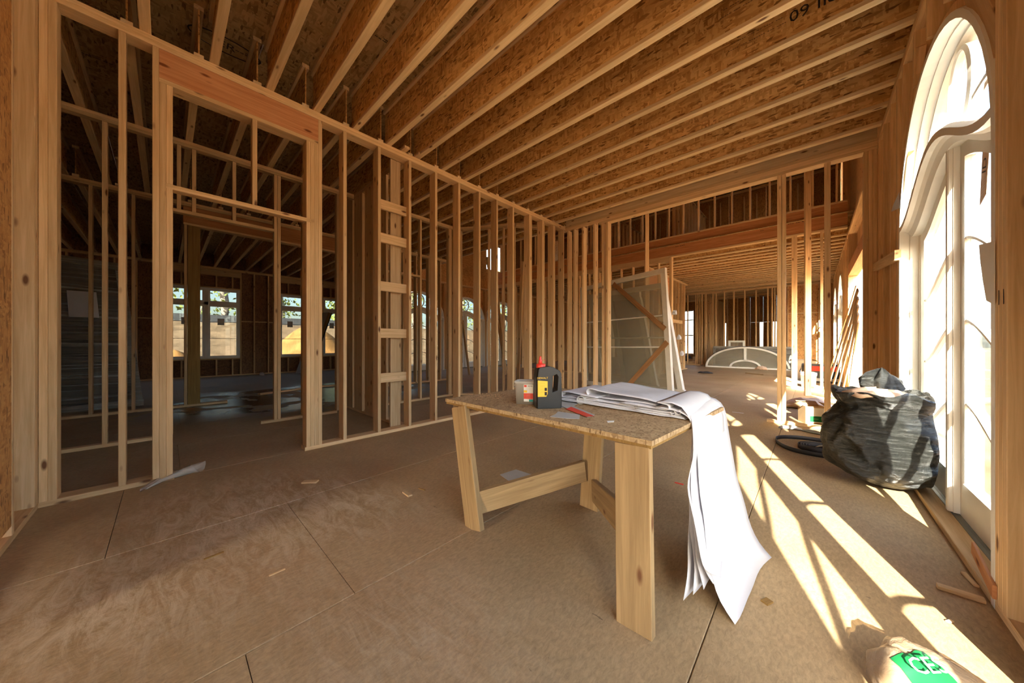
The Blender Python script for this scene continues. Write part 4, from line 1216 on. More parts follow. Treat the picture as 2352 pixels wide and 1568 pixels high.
# chalk bottle: jug with a handle
cb = empty('chalk_bottle', (-1.16, 1.555, HT), 'black chalk bottle with red nozzle and yellow label on the workbench', 'bottle', rz=YAW + R(8))
bw, bd, bh = 0.076, 0.048, 0.245
out = [(-bw, 0.004), (-bw + 0.004, 0.0), (bw - 0.004, 0.0), (bw, 0.006), (bw + 0.001, 0.10), (bw - 0.001, 0.20), (bw - 0.01, 0.218), (0.030, 0.238), (0.0, 0.246), (-0.062, 0.238), (-0.070, 0.228), (-bw, 0.18)]
hole = [(0.018, 0.095), (0.047, 0.105), (0.052, 0.185), (0.044, 0.198), (0.020, 0.190)]
bm = bmesh.new()
def ringv(poly, y, sc=1.0): return [bm.verts.new((x * sc, y, z)) for x, z in poly]
layers = [(-bd, 0.93), (-bd * 0.75, 1.0), (bd * 0.75, 1.0), (bd, 0.93)]
outr = [ringv(out, y, s_) for y, s_ in layers]
hl = [ringv(hole, y) for y in (-bd, bd)]
for a, b in zip(outr[:-1], outr[1:]):
    for i in range(len(out)): bm.faces.new((a[i], a[(i + 1) % len(out)], b[(i + 1) % len(out)], b[i]))
for i in range(len(hole)): bm.faces.new((hl[0][i], hl[1][i], hl[1][(i + 1) % len(hole)], hl[0][(i + 1) % len(hole)]))
for o_, h_ in ((outr[0], hl[0]), (outr[-1], hl[1])):
    ed = []
    for rg in (o_, h_):
        for i in range(len(rg)):
            e = bm.edges.get((rg[i], rg[(i + 1) % len(rg)])); ed.append(e)
    bmesh.ops.triangle_fill(bm, edges=ed, use_beauty=True)
bmesh.ops.recalc_face_normals(bm, faces=bm.faces)
me = bpy.data.meshes.new('bottle'); bm.to_mesh(me); bm.free()
bo = obj('body', me, M['black'], cb, local=True)
bv = bo.modifiers.new('soft', 'BEVEL'); bv.width = 0.006; bv.segments = 2; bv.limit_method = 'ANGLE'
for z in (0.10, 0.135, 0.175):
    r_ = obj('grip_rib', prism([(bw - 0.002, -0.03, z), (bw + 0.003, -0.03, z), (bw + 0.003, 0.03, z), (bw - 0.002, 0.03, z)], 0.006, (0, 0, 1)), M['rubber'], cb, local=True)
o = obj('cap', lathe([(0.0001, 0.232), (0.026, 0.232), (0.027, 0.236), (0.027, 0.254), (0.024, 0.258), (0.012, 0.260), (0.0001, 0.261)], 20), M['red'], cb, local=True); o.location = (-0.040, 0, 0)
o = obj('nozzle', lathe([(0.0001, 0.258), (0.013, 0.259), (0.010, 0.275), (0.006, 0.298), (0.0045, 0.303), (0.0001, 0.304)], 16), M['red'], cb, local=True); o.location = (-0.044, 0, 0)
o = obj('cap_tether', tube([(-0.016, 0, 0.25), (-0.008, 0, 0.27), (-0.02, 0, 0.282), (-0.036, 0, 0.275)], 0.0015, 6), M['red'], cb, local=True)
lb = obj('label', prism([(-0.0705, -bd - 0.0004, 0.07), (-0.020, -bd - 0.0004, 0.07), (-0.012, -bd - 0.0004, 0.085), (-0.012, -bd - 0.0004, 0.16), (-0.0705, -bd - 0.0004, 0.165)], 0.001, (0, -1, 0)), M['yellow'], cb, local=True)
def ltext(par, s, size, loc, mat, rx=90, rz=0, sq=1.0):
    t = text('print', None, s, size, Matrix.Translation(loc) @ Matrix.Rotation(R(rz), 4, 'Z') @ Matrix.Rotation(R(rx), 4, 'X'), mat, sq)
    t.parent = par; return t
ltext(lb, 'DEWALT', 0.016, (-0.042, -bd - 0.0018, 0.178), M['yellow'])
for i in range(4): ltext(lb, '--- -- ---', 0.008, (-0.042, -bd - 0.0018, 0.15 - 0.018 * i), M['ink'])
obj('pictogram', prism([(-0.03, -bd - 0.0015, 0.078), (-0.016, -bd - 0.0015, 0.078), (-0.016, -bd - 0.0015, 0.098), (-0.03, -bd - 0.0015, 0.098)], 0.0006, (0, -1, 0)), M['ink'], lb, local=True)
obj('pictogram', prism([(-0.03, -bd - 0.0015, 0.104), (-0.016, -bd - 0.0015, 0.104), (-0.016, -bd - 0.0015, 0.122), (-0.03, -bd - 0.0015, 0.122)], 0.0006, (0, -1, 0)), M['ink'], lb, local=True)

# milky tub
tb = empty('plastic_tub', (-1.345, 1.575, HT), 'milky white plastic tub with a red and white label behind the chalk bottle', 'tub', rz=YAW - R(12))
def rsq(h_, r, n=4):
    pts = []
    for cx_, cy_, a0 in ((h_ - r, h_ - r, 0), (-h_ + r, h_ - r, 90), (-h_ + r, -h_ + r, 180), (h_ - r, -h_ + r, 270)):
        for i in range(n + 1): a = R(a0 + 90 * i / n); pts.append((cx_ + r * math.cos(a), cy_ + r * math.sin(a)))
    return pts
lv = [(0.0001, 0.004, 0.00005), (0.052, 0.004, 0.012), (0.056, 0.0, 0.014), (0.0635, 0.128, 0.016), (0.067, 0.129, 0.017), (0.067, 0.142, 0.017), (0.0635, 0.142, 0.016), (0.0605, 0.128, 0.014), (0.053, 0.006, 0.012), (0.0001, 0.006, 0.00005)]
o = obj('body', grid_mesh([[(x, y, z) for x, y in rsq(h_, r)] for h_, z, r in lv], True, close_u=True), M['tub'], tb, local=True)
o = obj('bail_lug', tube([(-0.066, -0.01, 0.125), (-0.078, 0, 0.115), (-0.078, 0, 0.10), (-0.068, 0.008, 0.095)], 0.005, 8), M['tub'], tb, local=True)
o = obj('bail', tube([(-0.075, 0, 0.105), (-0.07, 0.05, 0.10), (-0.02, 0.075, 0.105), (0.04, 0.075, 0.105), (0.07, 0.03, 0.105), (0.066, 0, 0.11)], 0.0022, 6), M['bucketwhite'], tb, local=True)
def wall_quad(x0, x1, z0, z1, e):
    yy = lambda z: -(0.056 + (0.0075) * z / 0.128) - e
    return mesh([(x0, yy(z0), z0), (x1, yy(z0), z0), (x1, yy(z1), z1), (x0, yy(z1), z1)], [(0, 1, 2, 3)])
lb = thick(obj('label', wall_quad(-0.005, 0.054, 0.018, 0.124, 0.0006), M['whiteink'], tb, local=True), 0.0006)
thick(obj('label_band', wall_quad(-0.005, 0.054, 0.034, 0.070, 0.0014), M['redink'], lb, local=True), 0.0004)
thick(obj('label_band', wall_quad(-0.004, 0.016, 0.074, 0.088, 0.0014), M['yellow'], lb, local=True), 0.0004)
thick(obj('label_band', wall_quad(0.028, 0.054, 0.018, 0.032, 0.0014), M['tealink'], lb, local=True), 0.0004)
thick(obj('label_band', wall_quad(-0.002, 0.014, 0.108, 0.121, 0.0014), M['redink'], lb, local=True), 0.0004)
ltext(lb, 'SDW', 0.014, (0.036, -0.0646, 0.114), M['ink'])
for i in range(2): ltext(lb, '---- --- ---', 0.007, (0.025, -0.0640, 0.100 - 0.007 * i), M['ink'])
for i in range(4): ltext(lb, '-- --- ----', 0.0065, (0.025, -0.0620, 0.064 - 0.0075 * i), M['whiteink'])

def flat_piece(name, label, cat, pix, h, thk, mat, seed=0, curl=0.0):
    pts = [Vector(fl(x, y, h)) for x, y in pix]
    return props(obj(name, prism(pts, thk, (0, 0, 1)), mat), label, cat)
flat_piece('paper_scrap', 'torn grey paper scrap at the front of the workbench', 'paper', [(1263, 957), (1276, 951), (1282, 945), (1332, 952), (1331, 962), (1300, 961)], HT + 0.0005, 0.001, M['greysheet'])
flat_piece('paper_scrap', 'grey paper slip under the chalk bottle beside the drawings', 'paper', [(1276, 927), (1290, 917), (1328, 926), (1316, 934), (1285, 936)], HT + 0.0005, 0.001, M['greysheet'])
rp = empty('blade_pack', fl(1315, 944, HT), 'flat clear pack with red card lying on the workbench', 'package')
pk = [fl(x, y, HT + 0.002) for x, y in ((1276, 927), (1294, 923), (1366, 953), (1350, 958))]
obj('card', prism(pk, 0.002, (0, 0, 1)), M['greysheet'], rp)
obj('red_card', prism([fl(x, y, HT + 0.0045) for x, y in ((1300, 939), (1312, 934), (1364, 955), (1348, 957))], 0.001, (0, 0, 1)), M['redink'], rp)
flat_piece('wood_chip', 'tiny white chip near the front edge of the workbench', 'chip', [(1394, 967), (1411, 966), (1410, 969), (1396, 970)], HT + 0.0005, 0.002, M['white'])
# saw dust on the bench
rnd = random.Random(4)
v, f = [], []
for k in range(420):
    x_, y_ = rnd.gauss(1115, 40), rnd.gauss(906, 5)
    if not (1040 < x_ < 1172 and 897 < y_ < 920): continue
    p = Vector(fl(x_, y_, HT + 0.0006)); s_ = rnd.uniform(0.001, 0.0032); i0 = len(v)
    a = rnd.uniform(0, 6.28); u = Vector((math.cos(a), math.sin(a), 0)) * s_; w_ = Vector((-math.sin(a), math.cos(a), 0)) * s_ * 0.6
    v += [p - u, p + w_, p + u, p - w_, p + Vector((0, 0, s_ * 0.8))]
    f += [(i0, i0 + 1, i0 + 4), (i0 + 1, i0 + 2, i0 + 4), (i0 + 2, i0 + 3, i0 + 4), (i0 + 3, i0, i0 + 4)]
sw = props(obj('sawdust', mesh(v, f), M['stud']), 'scatter of pale sawdust on the left end of the workbench', 'sawdust', kind='stuff')

# ================================================================== LITTER ON THE FLOOR
def scrap(name, label, cat, x0, y0, x1, y1, wid, thk, mat, h=0.0):
    a, b = Vector(fl(x0, y0)), Vector(fl(x1, y1))
    a.z = b.z = h + thk / 2 + 0.0003
    o = board(name, None, a, b, wid, thk, (b - a).cross(Vector((0, 0, 1))), mat)
    return props(o, label, cat)
flat_piece('grey_sheet', 'small grey sheet lying on the floor under the workbench', 'sheet', [(1148, 1090), (1185, 1078), (1228, 1092), (1180, 1112)], 0.001, 0.002, M['greysheet'])
scrap('wood_chip', 'flat pale wood chip on the floor near the left doorway', 'chip', 696, 1108, 729, 1107, 0.05, 0.012, M['plank'])
scrap('wood_block', 'small square wood block alone on the brown floor', 'block', 929, 1131, 942, 1140, 0.035, 0.012, M['plank'])
scrap('wood_splinter', 'dark splinter lying in the sawdust at lower left', 'splinter', 468, 1286, 514, 1268, 0.012, 0.006, M['post'])
scrap('wood_splinter', 'pale thin splinter on the floor at lower left', 'splinter', 618, 1323, 655, 1307, 0.010, 0.005, M['plank'])
scrap('wood_splinter', 'short dark splinter beside the small wood block', 'splinter', 962, 1122, 976, 1126, 0.01, 0.006, M['post'])
scrap('wood_scrap', 'long thin wood offcut lying by the arched door sill', 'offcut', 2152, 1349, 2262, 1384, 0.035, 0.018, M['plank'])
scrap('wood_scrap', 'short wood sliver against the arched door sill', 'offcut', 2213, 1318, 2243, 1348, 0.018, 0.012, M['plank'])
scrap('wood_chip', 'tiny pale chip on the floor near the right wall', 'chip', 2176, 1429, 2187, 1427, 0.012, 0.006, M['plank'])
scrap('wood_chip', 'brown bark chip on the floor right of the hanging drawings', 'chip', 1755, 1386, 1768, 1380, 0.03, 0.008, M['post'])
scrap('red_scrap', 'small red plastic scrap on the floor left of the hanging drawings', 'scrap', 1550, 1108, 1570, 1113, 0.02, 0.004, M['red'])
scrap('paper_strip', 'thin white strip on the floor in front of the hall', 'strip', 1682, 946, 1708, 949, 0.02, 0.003, M['paper'])
# ---- black rubbish bag
def blob_mesh(cx, cy, prof, nseg, amp, seed, xmax=None, fold=(7, 5), z0=0.0):
    rows = []
    for r, z in prof:
        row = []
        for i in range(nseg):
            a = 2 * math.pi * i / nseg
            q = Vector((math.cos(a) * 1.6, math.sin(a) * 1.6, z * 4 + seed))
            f_ = 1 + amp * noise.noise(q) + amp * 0.55 * noise.noise(q * 2.7) + 0.04 * math.sin(a * fold[0] + z * fold[1] * 3 + seed) * min(1, r * 4) + 0.055 * (0.5 - abs(noise.noise(Vector((math.cos(a) * 5 + z * 6, math.sin(a) * 5 - z * 5, z * 12 + seed))))) + 0.025 * (0.5 - abs(noise.noise(Vector((math.cos(a) * 11 + z * 12, math.sin(a) * 11, z * 26 + seed))))) + 0.012 * noise.noise(q * 9)
            x, y = cx + r * f_ * math.cos(a), cy + r * f_ * math.sin(a)
            if xmax is not None and x > xmax: x = xmax + 0.12 * (x - xmax) 
            row.append((x, y, max(z0, z + (0.05 * noise.noise(q * 1.3) if z > 0.1 else 0))))
        rows.append(row)
    return rows
gb = empty('rubbish_bag', (0.40, 3.93, 0), 'stuffed black rubbish bag leaning in front of the arched door', 'bag')
prof = [(0.001, 0.012), (0.08, 0.004), (0.13, 0.02), (0.21, 0.06), (0.295, 0.13), (0.355, 0.22), (0.375, 0.31), (0.375, 0.40), (0.36, 0.47), (0.335, 0.53), (0.295, 0.585), (0.265, 0.62), (0.26, 0.645), (0.285, 0.67), (0.305, 0.70), (0.31, 0.735), (0.30, 0.745), (0.26, 0.715), (0.15, 0.70), (0.001, 0.69)]
P2 = []
for (r0, z0_), (r1, z1_) in zip(prof[:-1], prof[1:]):
    for k in range(5): P2.append((r0 + (r1 - r0) * k / 5, z0_ + (z1_ - z0_) * k / 5))
P2.append(prof[-1])
obj('body', grid_mesh(blob_mesh(0.42, 3.95, P2, 200, 0.13, 2.0, 0.632), True, close_u=True), M['bag'], gb)
pr = [(0.001, 0.70), (0.15, 0.705), (0.22, 0.72), (0.20, 0.745), (0.12, 0.765), (0.001, 0.77)]
obj('paper_waste', grid_mesh(blob_mesh(0.37, 3.88, pr, 36, 0.2, 5.0), True, close_u=True), M['kraft'], gb)
pr = [(0.001, 0.72), (0.09, 0.73), (0.12, 0.77), (0.11, 0.83), (0.07, 0.88), (0.025, 0.905), (0.001, 0.91)]
obj('tied_knot', grid_mesh(blob_mesh(0.42, 4.10, pr, 36, 0.35, 9.0, 0.63, (5, 3)), True, close_u=True), M['bag'], gb)
# round sticker showing on its front
# ---- coil of strap
cc = fl(1855, 1028)
pts = []
def ribbon(pts, h):
    return grid_mesh([[(x, y, 0.001) for x, y in pts], [(x, y, h) for x, y in pts]], True)
cs = empty('strap_coil', (cc[0], cc[1], 0), 'loose coil of dark grey strap on the floor beside the black bag', 'coil')
big = [(cc[0] + 0.06 + (0.33 + 0.02 * math.sin(3 * a)) * math.cos(a), cc[1] + 0.02 + (0.36 + 0.02 * math.cos(2 * a)) * math.sin(a)) for a in [R(20) + R(385) * i / 60 for i in range(61)]]
thick(obj('outer_loop', ribbon(big, 0.045), M['rubber'], cs), 0.003)
spi = [(cc[0] + 0.09 + (0.07 + 0.022 * a / 6.283) * math.cos(a), cc[1] - 0.02 + (0.07 + 0.022 * a / 6.283) * math.sin(a)) for a in [6.283 * 5 * i / 140 for i in range(141)]]
thick(obj('inner_coil', ribbon(spi, 0.045), M['rubber'], cs), 0.003)
thick(obj('loose_end', grid_mesh([[(cc[0] + 0.05 + 0.05 * k, cc[1] - 0.06 - 0.035 * k, 0.03 + 0.03 * math.sin(k * 0.8)), (cc[0] + 0.09 + 0.05 * k, cc[1] - 0.02 - 0.035 * k, 0.05 + 0.03 * math.sin(k * 0.8))] for k in range(6)]), M['rubber'], cs), 0.003)

# ---- clear bag of ice-bag print in the corner
ib = empty('plastic_bag', (0.29, 1.66, 0), 'crumpled clear plastic bag with green lettering at the bottom right corner', 'bag')
rows = []
n = 26
p0, p1 = Vector((0.160, 1.555, 0)), Vector((0.425, 1.78, 0))
for k in range(n + 1):
    u = k / n
    c = p0.lerp(p1, u)
    rr = 0.125 * math.sin(math.pi * min(1, (u + 0.03) / 1.06)) ** 0.45 if 0 < u < 1 else 0.004
    row = []
    for i in range(40):
        a = 2 * math.pi * i / 40
        sd_ = (p1 - p0).normalized().cross(Vector((0, 0, 1)))
        q = Vector((u * 6, math.cos(a) * 1.2, math.sin(a) * 1.2))
        f_ = 1 + 0.22 * noise.noise(q) + 0.10 * noise.noise(q * 3)
        p = c + sd_ * rr * f_ * math.cos(a) + Vector((0, 0, 0.095 * (rr / 0.125) * (1 + f_ * math.sin(a)) * (1.0 - 0.45 * u) + 0.002))
        row.append(p)
    rows.append(row)
ibm = obj('bag_skin', grid_mesh(rows, True, close_u=True), M['clearbag'], ib)
inner = [[(c_ + (Vector(p) - c_) * 0.86) for p in r_ for c_ in [sum((Vector(z) for z in r_), Vector()) / len(r_)]] for r_ in rows]
obj('crumpled_contents', grid_mesh(inner, True, close_u=True), M['tanpaper'], ib)
# green print: a patch that follows the skin, with the letters on it
def skin_patch(name, k0, k1, i0, i1, off, mat, par):
    rr_ = []
    for k in range(k0, k1 + 1):
        c_ = sum((Vector(z) for z in rows[k]), Vector()) / 40
        rr_.append([Vector(rows[k][i % 40]) + (Vector(rows[k][i % 40]) - c_).normalized() * off for i in range(i0, i1 + 1)])
    return obj(name, grid_mesh(rr_, True), mat, par)
gp_ = skin_patch('green_print', 3, 11, 5, 11, 0.004, M['greenink'], ib)
def skin_frame(k, i, off):
    c_ = sum((Vector(z) for z in rows[k]), Vector()) / 40
    p = Vector(rows[k][i]); nrm = (p - c_).normalized()
    r_ = (Vector(rows[k + 3][i]) - Vector(rows[k - 2][i])).normalized()
    nrm = (nrm - r_ * nrm.dot(r_)).normalized()
    return frame_mtx(p + nrm * off, r_, nrm.cross(r_))
text('print', gp_, 'CES', 0.055, skin_frame(7, 8, 0.020), M['whiteink'])
text('print', ib, 'R WIDE', 0.022, skin_frame(6, 3, 0.008), M['greenink'])
text('print', ib, '--- -- --', 0.012, skin_frame(6, 2, 0.008), M['greenink'])

# ---- carton and paper bags in the opening
def carton(name, label, px, py, w_, d_, h_, rz, mat, flaps=True):
    p = fl(px, py)
    c = empty(name, p, label, 'box', rz=R(rz))
    t = 0.006
    for nm, q in (('side', (-w_ / 2, -w_ / 2 + t, -d_ / 2, d_ / 2)), ('side', (w_ / 2 - t, w_ / 2, -d_ / 2, d_ / 2)), ('front', (-w_ / 2 + t, w_ / 2 - t, -d_ / 2, -d_ / 2 + t)), ('back', (-w_ / 2 + t, w_ / 2 - t, d_ / 2 - t, d_ / 2))):
        o = bpy.data.objects.new(nm, bar_mesh(q[1] - q[0], q[3] - q[2], h_, mat)); C.objects.link(o); o.parent = c; o.location = ((q[0] + q[1]) / 2, (q[2] + q[3]) / 2, h_ / 2 + 0.003)
    o = bpy.data.objects.new('base', bar_mesh(w_, d_, 0.004, mat)); C.objects.link(o); o.parent = c; o.location = (0, 0, 0.003)
    if flaps:
        for (x, y, rx, ry, ww, dd) in ((-w_ / 2 - 0.03, 0, 0, -35, 0.09, d_), (w_ / 2 + 0.03, 0, 0, 40, 0.09, d_), (0, d_ / 2 + 0.03, 30, 0, w_, 0.09)):
            o = bpy.data.objects.new('flap', bar_mesh(ww, dd, 0.004, mat)); C.objects.link(o); o.parent = c; o.location = (x, y, h_ + 0.02); o.rotation_euler = (R(rx), R(ry), 0)
    return c
bx = carton('cardboard_box', 'open white and green printed carton on the plate between the shoring posts', 1865, 970, 0.24, 0.20, 0.24, 25, M['card'])
lbp = obj('label', prism([(-0.10, -0.1003, 0.02), (0.10, -0.1003, 0.02), (0.10, -0.1003, 0.225), (-0.10, -0.1003, 0.225)], 0.001, (0, -1, 0)), M['whiteink'], bx, local=True)
obj('green_print', prism([(-0.07, -0.1015, 0.03), (0.08, -0.1015, 0.03), (0.08, -0.1015, 0.11), (-0.07, -0.1015, 0.11)], 0.0005, (0, -1, 0)), M['greenink'], lbp, local=True)
ltext(lbp, '----', 0.04, (0, -0.1035, 0.075), M['whiteink'])
def crumple(name, label, cat, px, py, L, W, Hh, rz, mat, seed):
    p = fl(px, py)
    rr = []
    for k in range(15):
        u = k / 14
        e = max(0.02, math.sin(math.pi * u) ** 0.4)
        row = []
        for i in range(24):
            a = 2 * math.pi * i / 24
            q = Vector((u * 3 + seed, math.cos(a) * 1.1, math.sin(a) * 1.1))
            g = 1 + 0.25 * noise.noise(q) + 0.15 * noise.noise(q * 2.6)
            x, y = (u - 0.5) * L, W / 2 * e * g * math.cos(a)
            row.append((x, y, 0.002 + Hh / 2 * e * (1 + g * math.sin(a)) * (0.75 + 0.25 * noise.noise((u * 4, seed, 2)))))
        rr.append([(x, y, max(0.001, z)) for x, y, z in row])
    o = obj(name, grid_mesh(rr, False, close_u=True), mat)
    o.location = p; o.rotation_euler = (0, 0, R(rz))
    return props(o, label, cat)
crumple('paper_bag', 'crumpled brown paper bag behind the printed carton', 'bag', 1858, 938, 0.75, 0.36, 0.24, 15, M['kraft'], 1)
crumple('paper_bag', 'crumpled brown paper bag half behind the black bag', 'bag', 1955, 938, 0.4, 0.34, 0.30, -20, M['kraft'], 4)
crumple('glove', 'dropped pale work glove at the foot of the shoring posts', 'glove', 1815, 985, 0.26, 0.12, 0.06, 20, M['greysheet'], 7)
crumple('glove', 'grey-green work glove beside the pale one on the floor', 'glove', 1866, 994, 0.22, 0.10, 0.05, -25, M['grey'], 9)

# ---- crated window units
def pane_unit(name, label, BL, BR, TR, TL, thk, fw, muntins=(), braces=(), cat='window unit', fmat='offwhite', gmat='frost', film=False, backing=None):
    BL, BR, TR, TL = map(Vector, (BL, BR, TR, TL))
    nrm = (BR - BL).cross(TL - BL).normalized()
    u = empty(name, (BL + BR) / 2, label, cat)
    cen = (BL + BR + TR + TL) / 4
    def ins(p, q): return p + (cen - p).normalized() * q
    off = nrm * 0
    for nm, a, b in (('frame_rail', BL, BR), ('frame_rail', TL, TR), ('frame_stile', BL, TL), ('frame_stile', BR, TR)):
        inn = ((a + b) / 2 - cen); d_ = (b - a).normalized(); inn = (inn - d_ * inn.dot(d_)).normalized()
        ext = 0.0 if nm == 'frame_rail' else -fw
        board(nm, u, a - inn * fw / 2 - d_ * ext * 0 + d_ * (fw if nm == 'frame_stile' else 0), b - inn * fw / 2 - d_ * (fw if nm == 'frame_stile' else 0), fw, thk, inn, M[fmat])
    g = [p + (cen - p) * (fw / max(0.1, (cen - p).length)) * 1.2 for p in (BL, BR, TR, TL)]
    obj('pane', prism(g, 0.006, nrm), M[gmat], u)
    if backing:
        obj('backing', prism([p - nrm * thk * 0.4 for p in g], 0.006, -nrm), M[backing], u)
    for m_ in muntins:
        a, b = BL.lerp(TL, m_), BR.lerp(TR, m_)
        board('muntin', u, a.lerp(b, 0.06), a.lerp(b, 0.94), 0.03, 0.02, (0, 0, 1), M[fmat])
    for (u0, v0, u1, v1, wd) in braces:
        a = BL.lerp(BR, u0).lerp(TL.lerp(TR, u0), v0); b = BL.lerp(BR, u1).lerp(TL.lerp(TR, u1), v1)
        s_ = thk / 2 + 0.012
        board('brace', u, a + nrm * s_, b + nrm * s_, wd, 0.02, nrm.cross(b - a), M['brown'])
    if film:
        q = [p + nrm * (thk / 2 + 0.006) for p in (BL, BR, TR, TL)]
        obj('stretch_film', prism(q, 0.002, nrm), M['wrap'], u)
    return u, nrm
# clear film left at the foot of the left doorway
cf = [Vector(fl(x, y)) for x, y in ((330, 1128), (360, 1112), (400, 1098), (430, 1088), (455, 1083))]
rows = [[p + Vector((0.05 * math.cos(a) * (0.4 + 0.6 * k / 4), 0.05 * math.sin(a) * (0.4 + 0.6 * k / 4), 0.03 * (1 + math.sin(a * 2 + k)) * (0.3 + k / 4))) + Vector((0, 0, 0.004)) for a in [2 * math.pi * i / 14 for i in range(14)]] for k, p in enumerate(cf)]
props(obj('plastic_film', grid_mesh(rows, True, close_u=True), M['haze']), 'crumpled clear plastic film at the foot of the left doorway', 'film')

dirn = Vector((-1.81, 0.44, 0)).normalized()
br = Vector((-2.12, 7.20, 0.0)); Lw = 2.5
bl = br + dirn * Lw
lean = dirn * 0.19 + Vector((0, 0.05, 0))
up_ = Vector((0, 0, 2.74))
pane_unit('window_crate', 'large glazed window unit with two wooden braces leaning behind the far partition', bl, br, br + up_ + lean, bl + up_ * 0.97 + lean, 0.08, 0.11, (0.38, 0.63), ((0.46, 0.96, 0.97, 0.52, 0.11), (0.56, 0.035, 0.985, 0.42, 0.11)), gmat='frost')
br2 = br + Vector((0.10, 0.42, 0)); bl2 = br2 + dirn * 2.3
ln2 = dirn * 0.46
pane_unit('window_crate', 'second glazed unit standing behind the braced one in the hall', bl2, br2, br2 + Vector((0, 0, 2.5)) + ln2, bl2 + Vector((0, 0, 2.5)) + ln2, 0.09, 0.12, (0.5,), (), gmat='frost')
br3 = br + Vector((-0.55, 0.75, 0)); bl3 = br3 + dirn * 1.0
pane_unit('window_crate', 'narrow white sash leaning behind the glazed units in the hall', bl3, br3, br3 + Vector((0, 0, 2.4)) + dirn * 0.5, bl3 + Vector((0, 0, 2.4)) + dirn * 0.5, 0.08, 0.14, (), (), gmat='frost', backing='offwhite')
for k, (u_, hh) in enumerate(((0.03, 1.75), (0.05, 1.2), (0.10, 0.85))):
    p = br2 + ln2 * (hh / 2.5) + Vector((0.10, -0.06, hh))
    o = crumple('torn_film', ('upper', 'middle', 'lower')[k] + ' tatter of torn white film on the edge of the rear glazed unit', 'film', 1570, 880, 0.10, 0.07, 0.14, 40 * k, M['paper'], 20 + k)
    o.location = p
# film-wrapped crate in the far left room
wx_ = -8.80
pane_unit('wrapped_crate', 'tall window crate wrapped in clear stretch film in the dark left room', (wx_ + 0.05, -1.75, 0.02), (wx_, -0.27, 0.02), (wx_, -0.50, 2.50), (wx_ + 0.05, -1.75, 2.56), 0.12, 0.10, (0.22, 0.44, 0.62, 0.80), (), film=True, gmat='frost', backing='post')
for k, (ya, z0, ww, hh) in enumerate(((-1.05, 1.55, 0.30, 0.42), (-1.55, 1.75, 0.14, 0.36), (-1.62, 2.35, 0.16, 0.3))):
    q = [(wx_ + 0.14, ya, z0), (wx_ + 0.14, ya + ww, z0), (wx_ + 0.14, ya + ww - 0.03, z0 + hh), (wx_ + 0.14, ya - 0.02, z0 + hh)]
    props(obj('paper_notice', prism(q, 0.001, (1, 0, 0)), M['paper']), ('large white notice in the middle of the wrapped crate', 'narrow white notice at the left of the wrapped crate', 'white notice near the top of the wrapped crate')[k], 'notice')
# dark panel leaning in the far corner
lp = empty('dark_panel', fl(695, 858), 'dark panel with foil-wrapped edge leaning by the far left windows', 'panel')
a, b = Vector(fl(705, 858)), Vector((0, 0, 0))
a0 = Vector(fl(690, 858.5)) ; tp = Vector((a0.x - 0.05, a0.y + 0.85, 2.25))
board('panel', lp, a0 + Vector((0.1, 0.08, 0.03)), tp, 0.55, 0.10, (1, 0.2, 0), M['post'])
board('foil_edge', lp, a0 + Vector((0.16, -0.06, 0.03)), a0.lerp(tp, 0.62) + Vector((0.06, -0.12, 0)), 0.5, 0.05, (1, 0.2, 0), M['greysheet'])
board('edge_batten', lp, a0.lerp(tp, 0.2) + Vector((0.1, 0.16, 0.03)), tp + Vector((0, 0.08, 0)), 0.5, 0.04, (1, 0.2, 0), M['black'])
# loose lumber on the far left floor
scrap('loose_board', 'loose board on the wet floor beyond the left doorway', 'board', 595, 907, 700, 893, 0.089, S, M['stud'])
scrap('loose_board', 'loose board continuing right on the far left floor', 'board', 705, 892, 790, 884, 0.089, S, M['stud'])
flat_piece('paper_scrap', 'white paper scrap against the far left wall', 'paper', [(596, 861), (607, 862), (604, 857), (599, 856)], 0.002, 0.05, M['paper'])
# boards leaning in the far left room behind the studs
for k, (x0, y0, x1, y1, X1) in enumerate(((1078, 862, 1062, 735, -8.6), (1163, 858, 1118, 590, -7.2), (1160, 862, 1136, 600, -7.4), (1190, 880, 1200, 600, -5.0))):
    a = Vector(fl(x0, y0)); tgt = Vector((X1, yX(x1, X1), 0)); tgt.z = hX(x1, y1, X1)
    o = board('leaning_board', None, a + Vector((0, 0, 0.03)), tgt, 0.089, S, (1, 0, 0), M['stud'])
    props(o, ('short leaning board by the middle distant arched door', 'left of the long leaning boards behind the left wall', 'right of the long leaning boards behind the left wall', 'leaning board close behind the corner studs')[k], 'board')

# ---- hall: tall posts, leaning boards, tools
def tall(label, px, Y, z1, wd):
    X = xY(px, Y)
    o = board('shore_post', None, (X, Y, 0), (X, Y, z1), wd, S, (CYW, SY, 0), M['stud']); props(o, label, 'post')
tall('tall flat post standing in the hall behind the shoring posts', 1855, 9.42, 5.2, 0.13)
tall('slender tall post in the hall behind the glazed units', 1486, 9.0, 4.9, 0.10)
for k in range(5):
    a = Vector((0.20 + 0.07 * k, 9.9 - 0.22 * k, 0.02)); b = Vector((0.50 + 0.005 * k, 7.25 + 0.05 * k, 1.95 - 0.12 * k))
    o = board('leaning_board', None, a, b, 0.07, 0.02, (0, 0, 1), M['plank'])
    props(o, ('first', 'second', 'third', 'fourth', 'lowest')[k] + ' board in the bundle leaning by the bright hall opening', 'board', 'boards leaning by the bright opening')
o = obj('leaning_rod', tube([(0.16, 10.2, 0.0), (0.50, 7.55, 2.05)], 0.008, 6), M['post']); props(o, 'thin dark rod leaning beside the board bundle', 'rod')
bp_ = fl(1857, 889)
bk = empty('bucket', bp_, 'white five-gallon bucket on the floor across the hall', 'bucket')
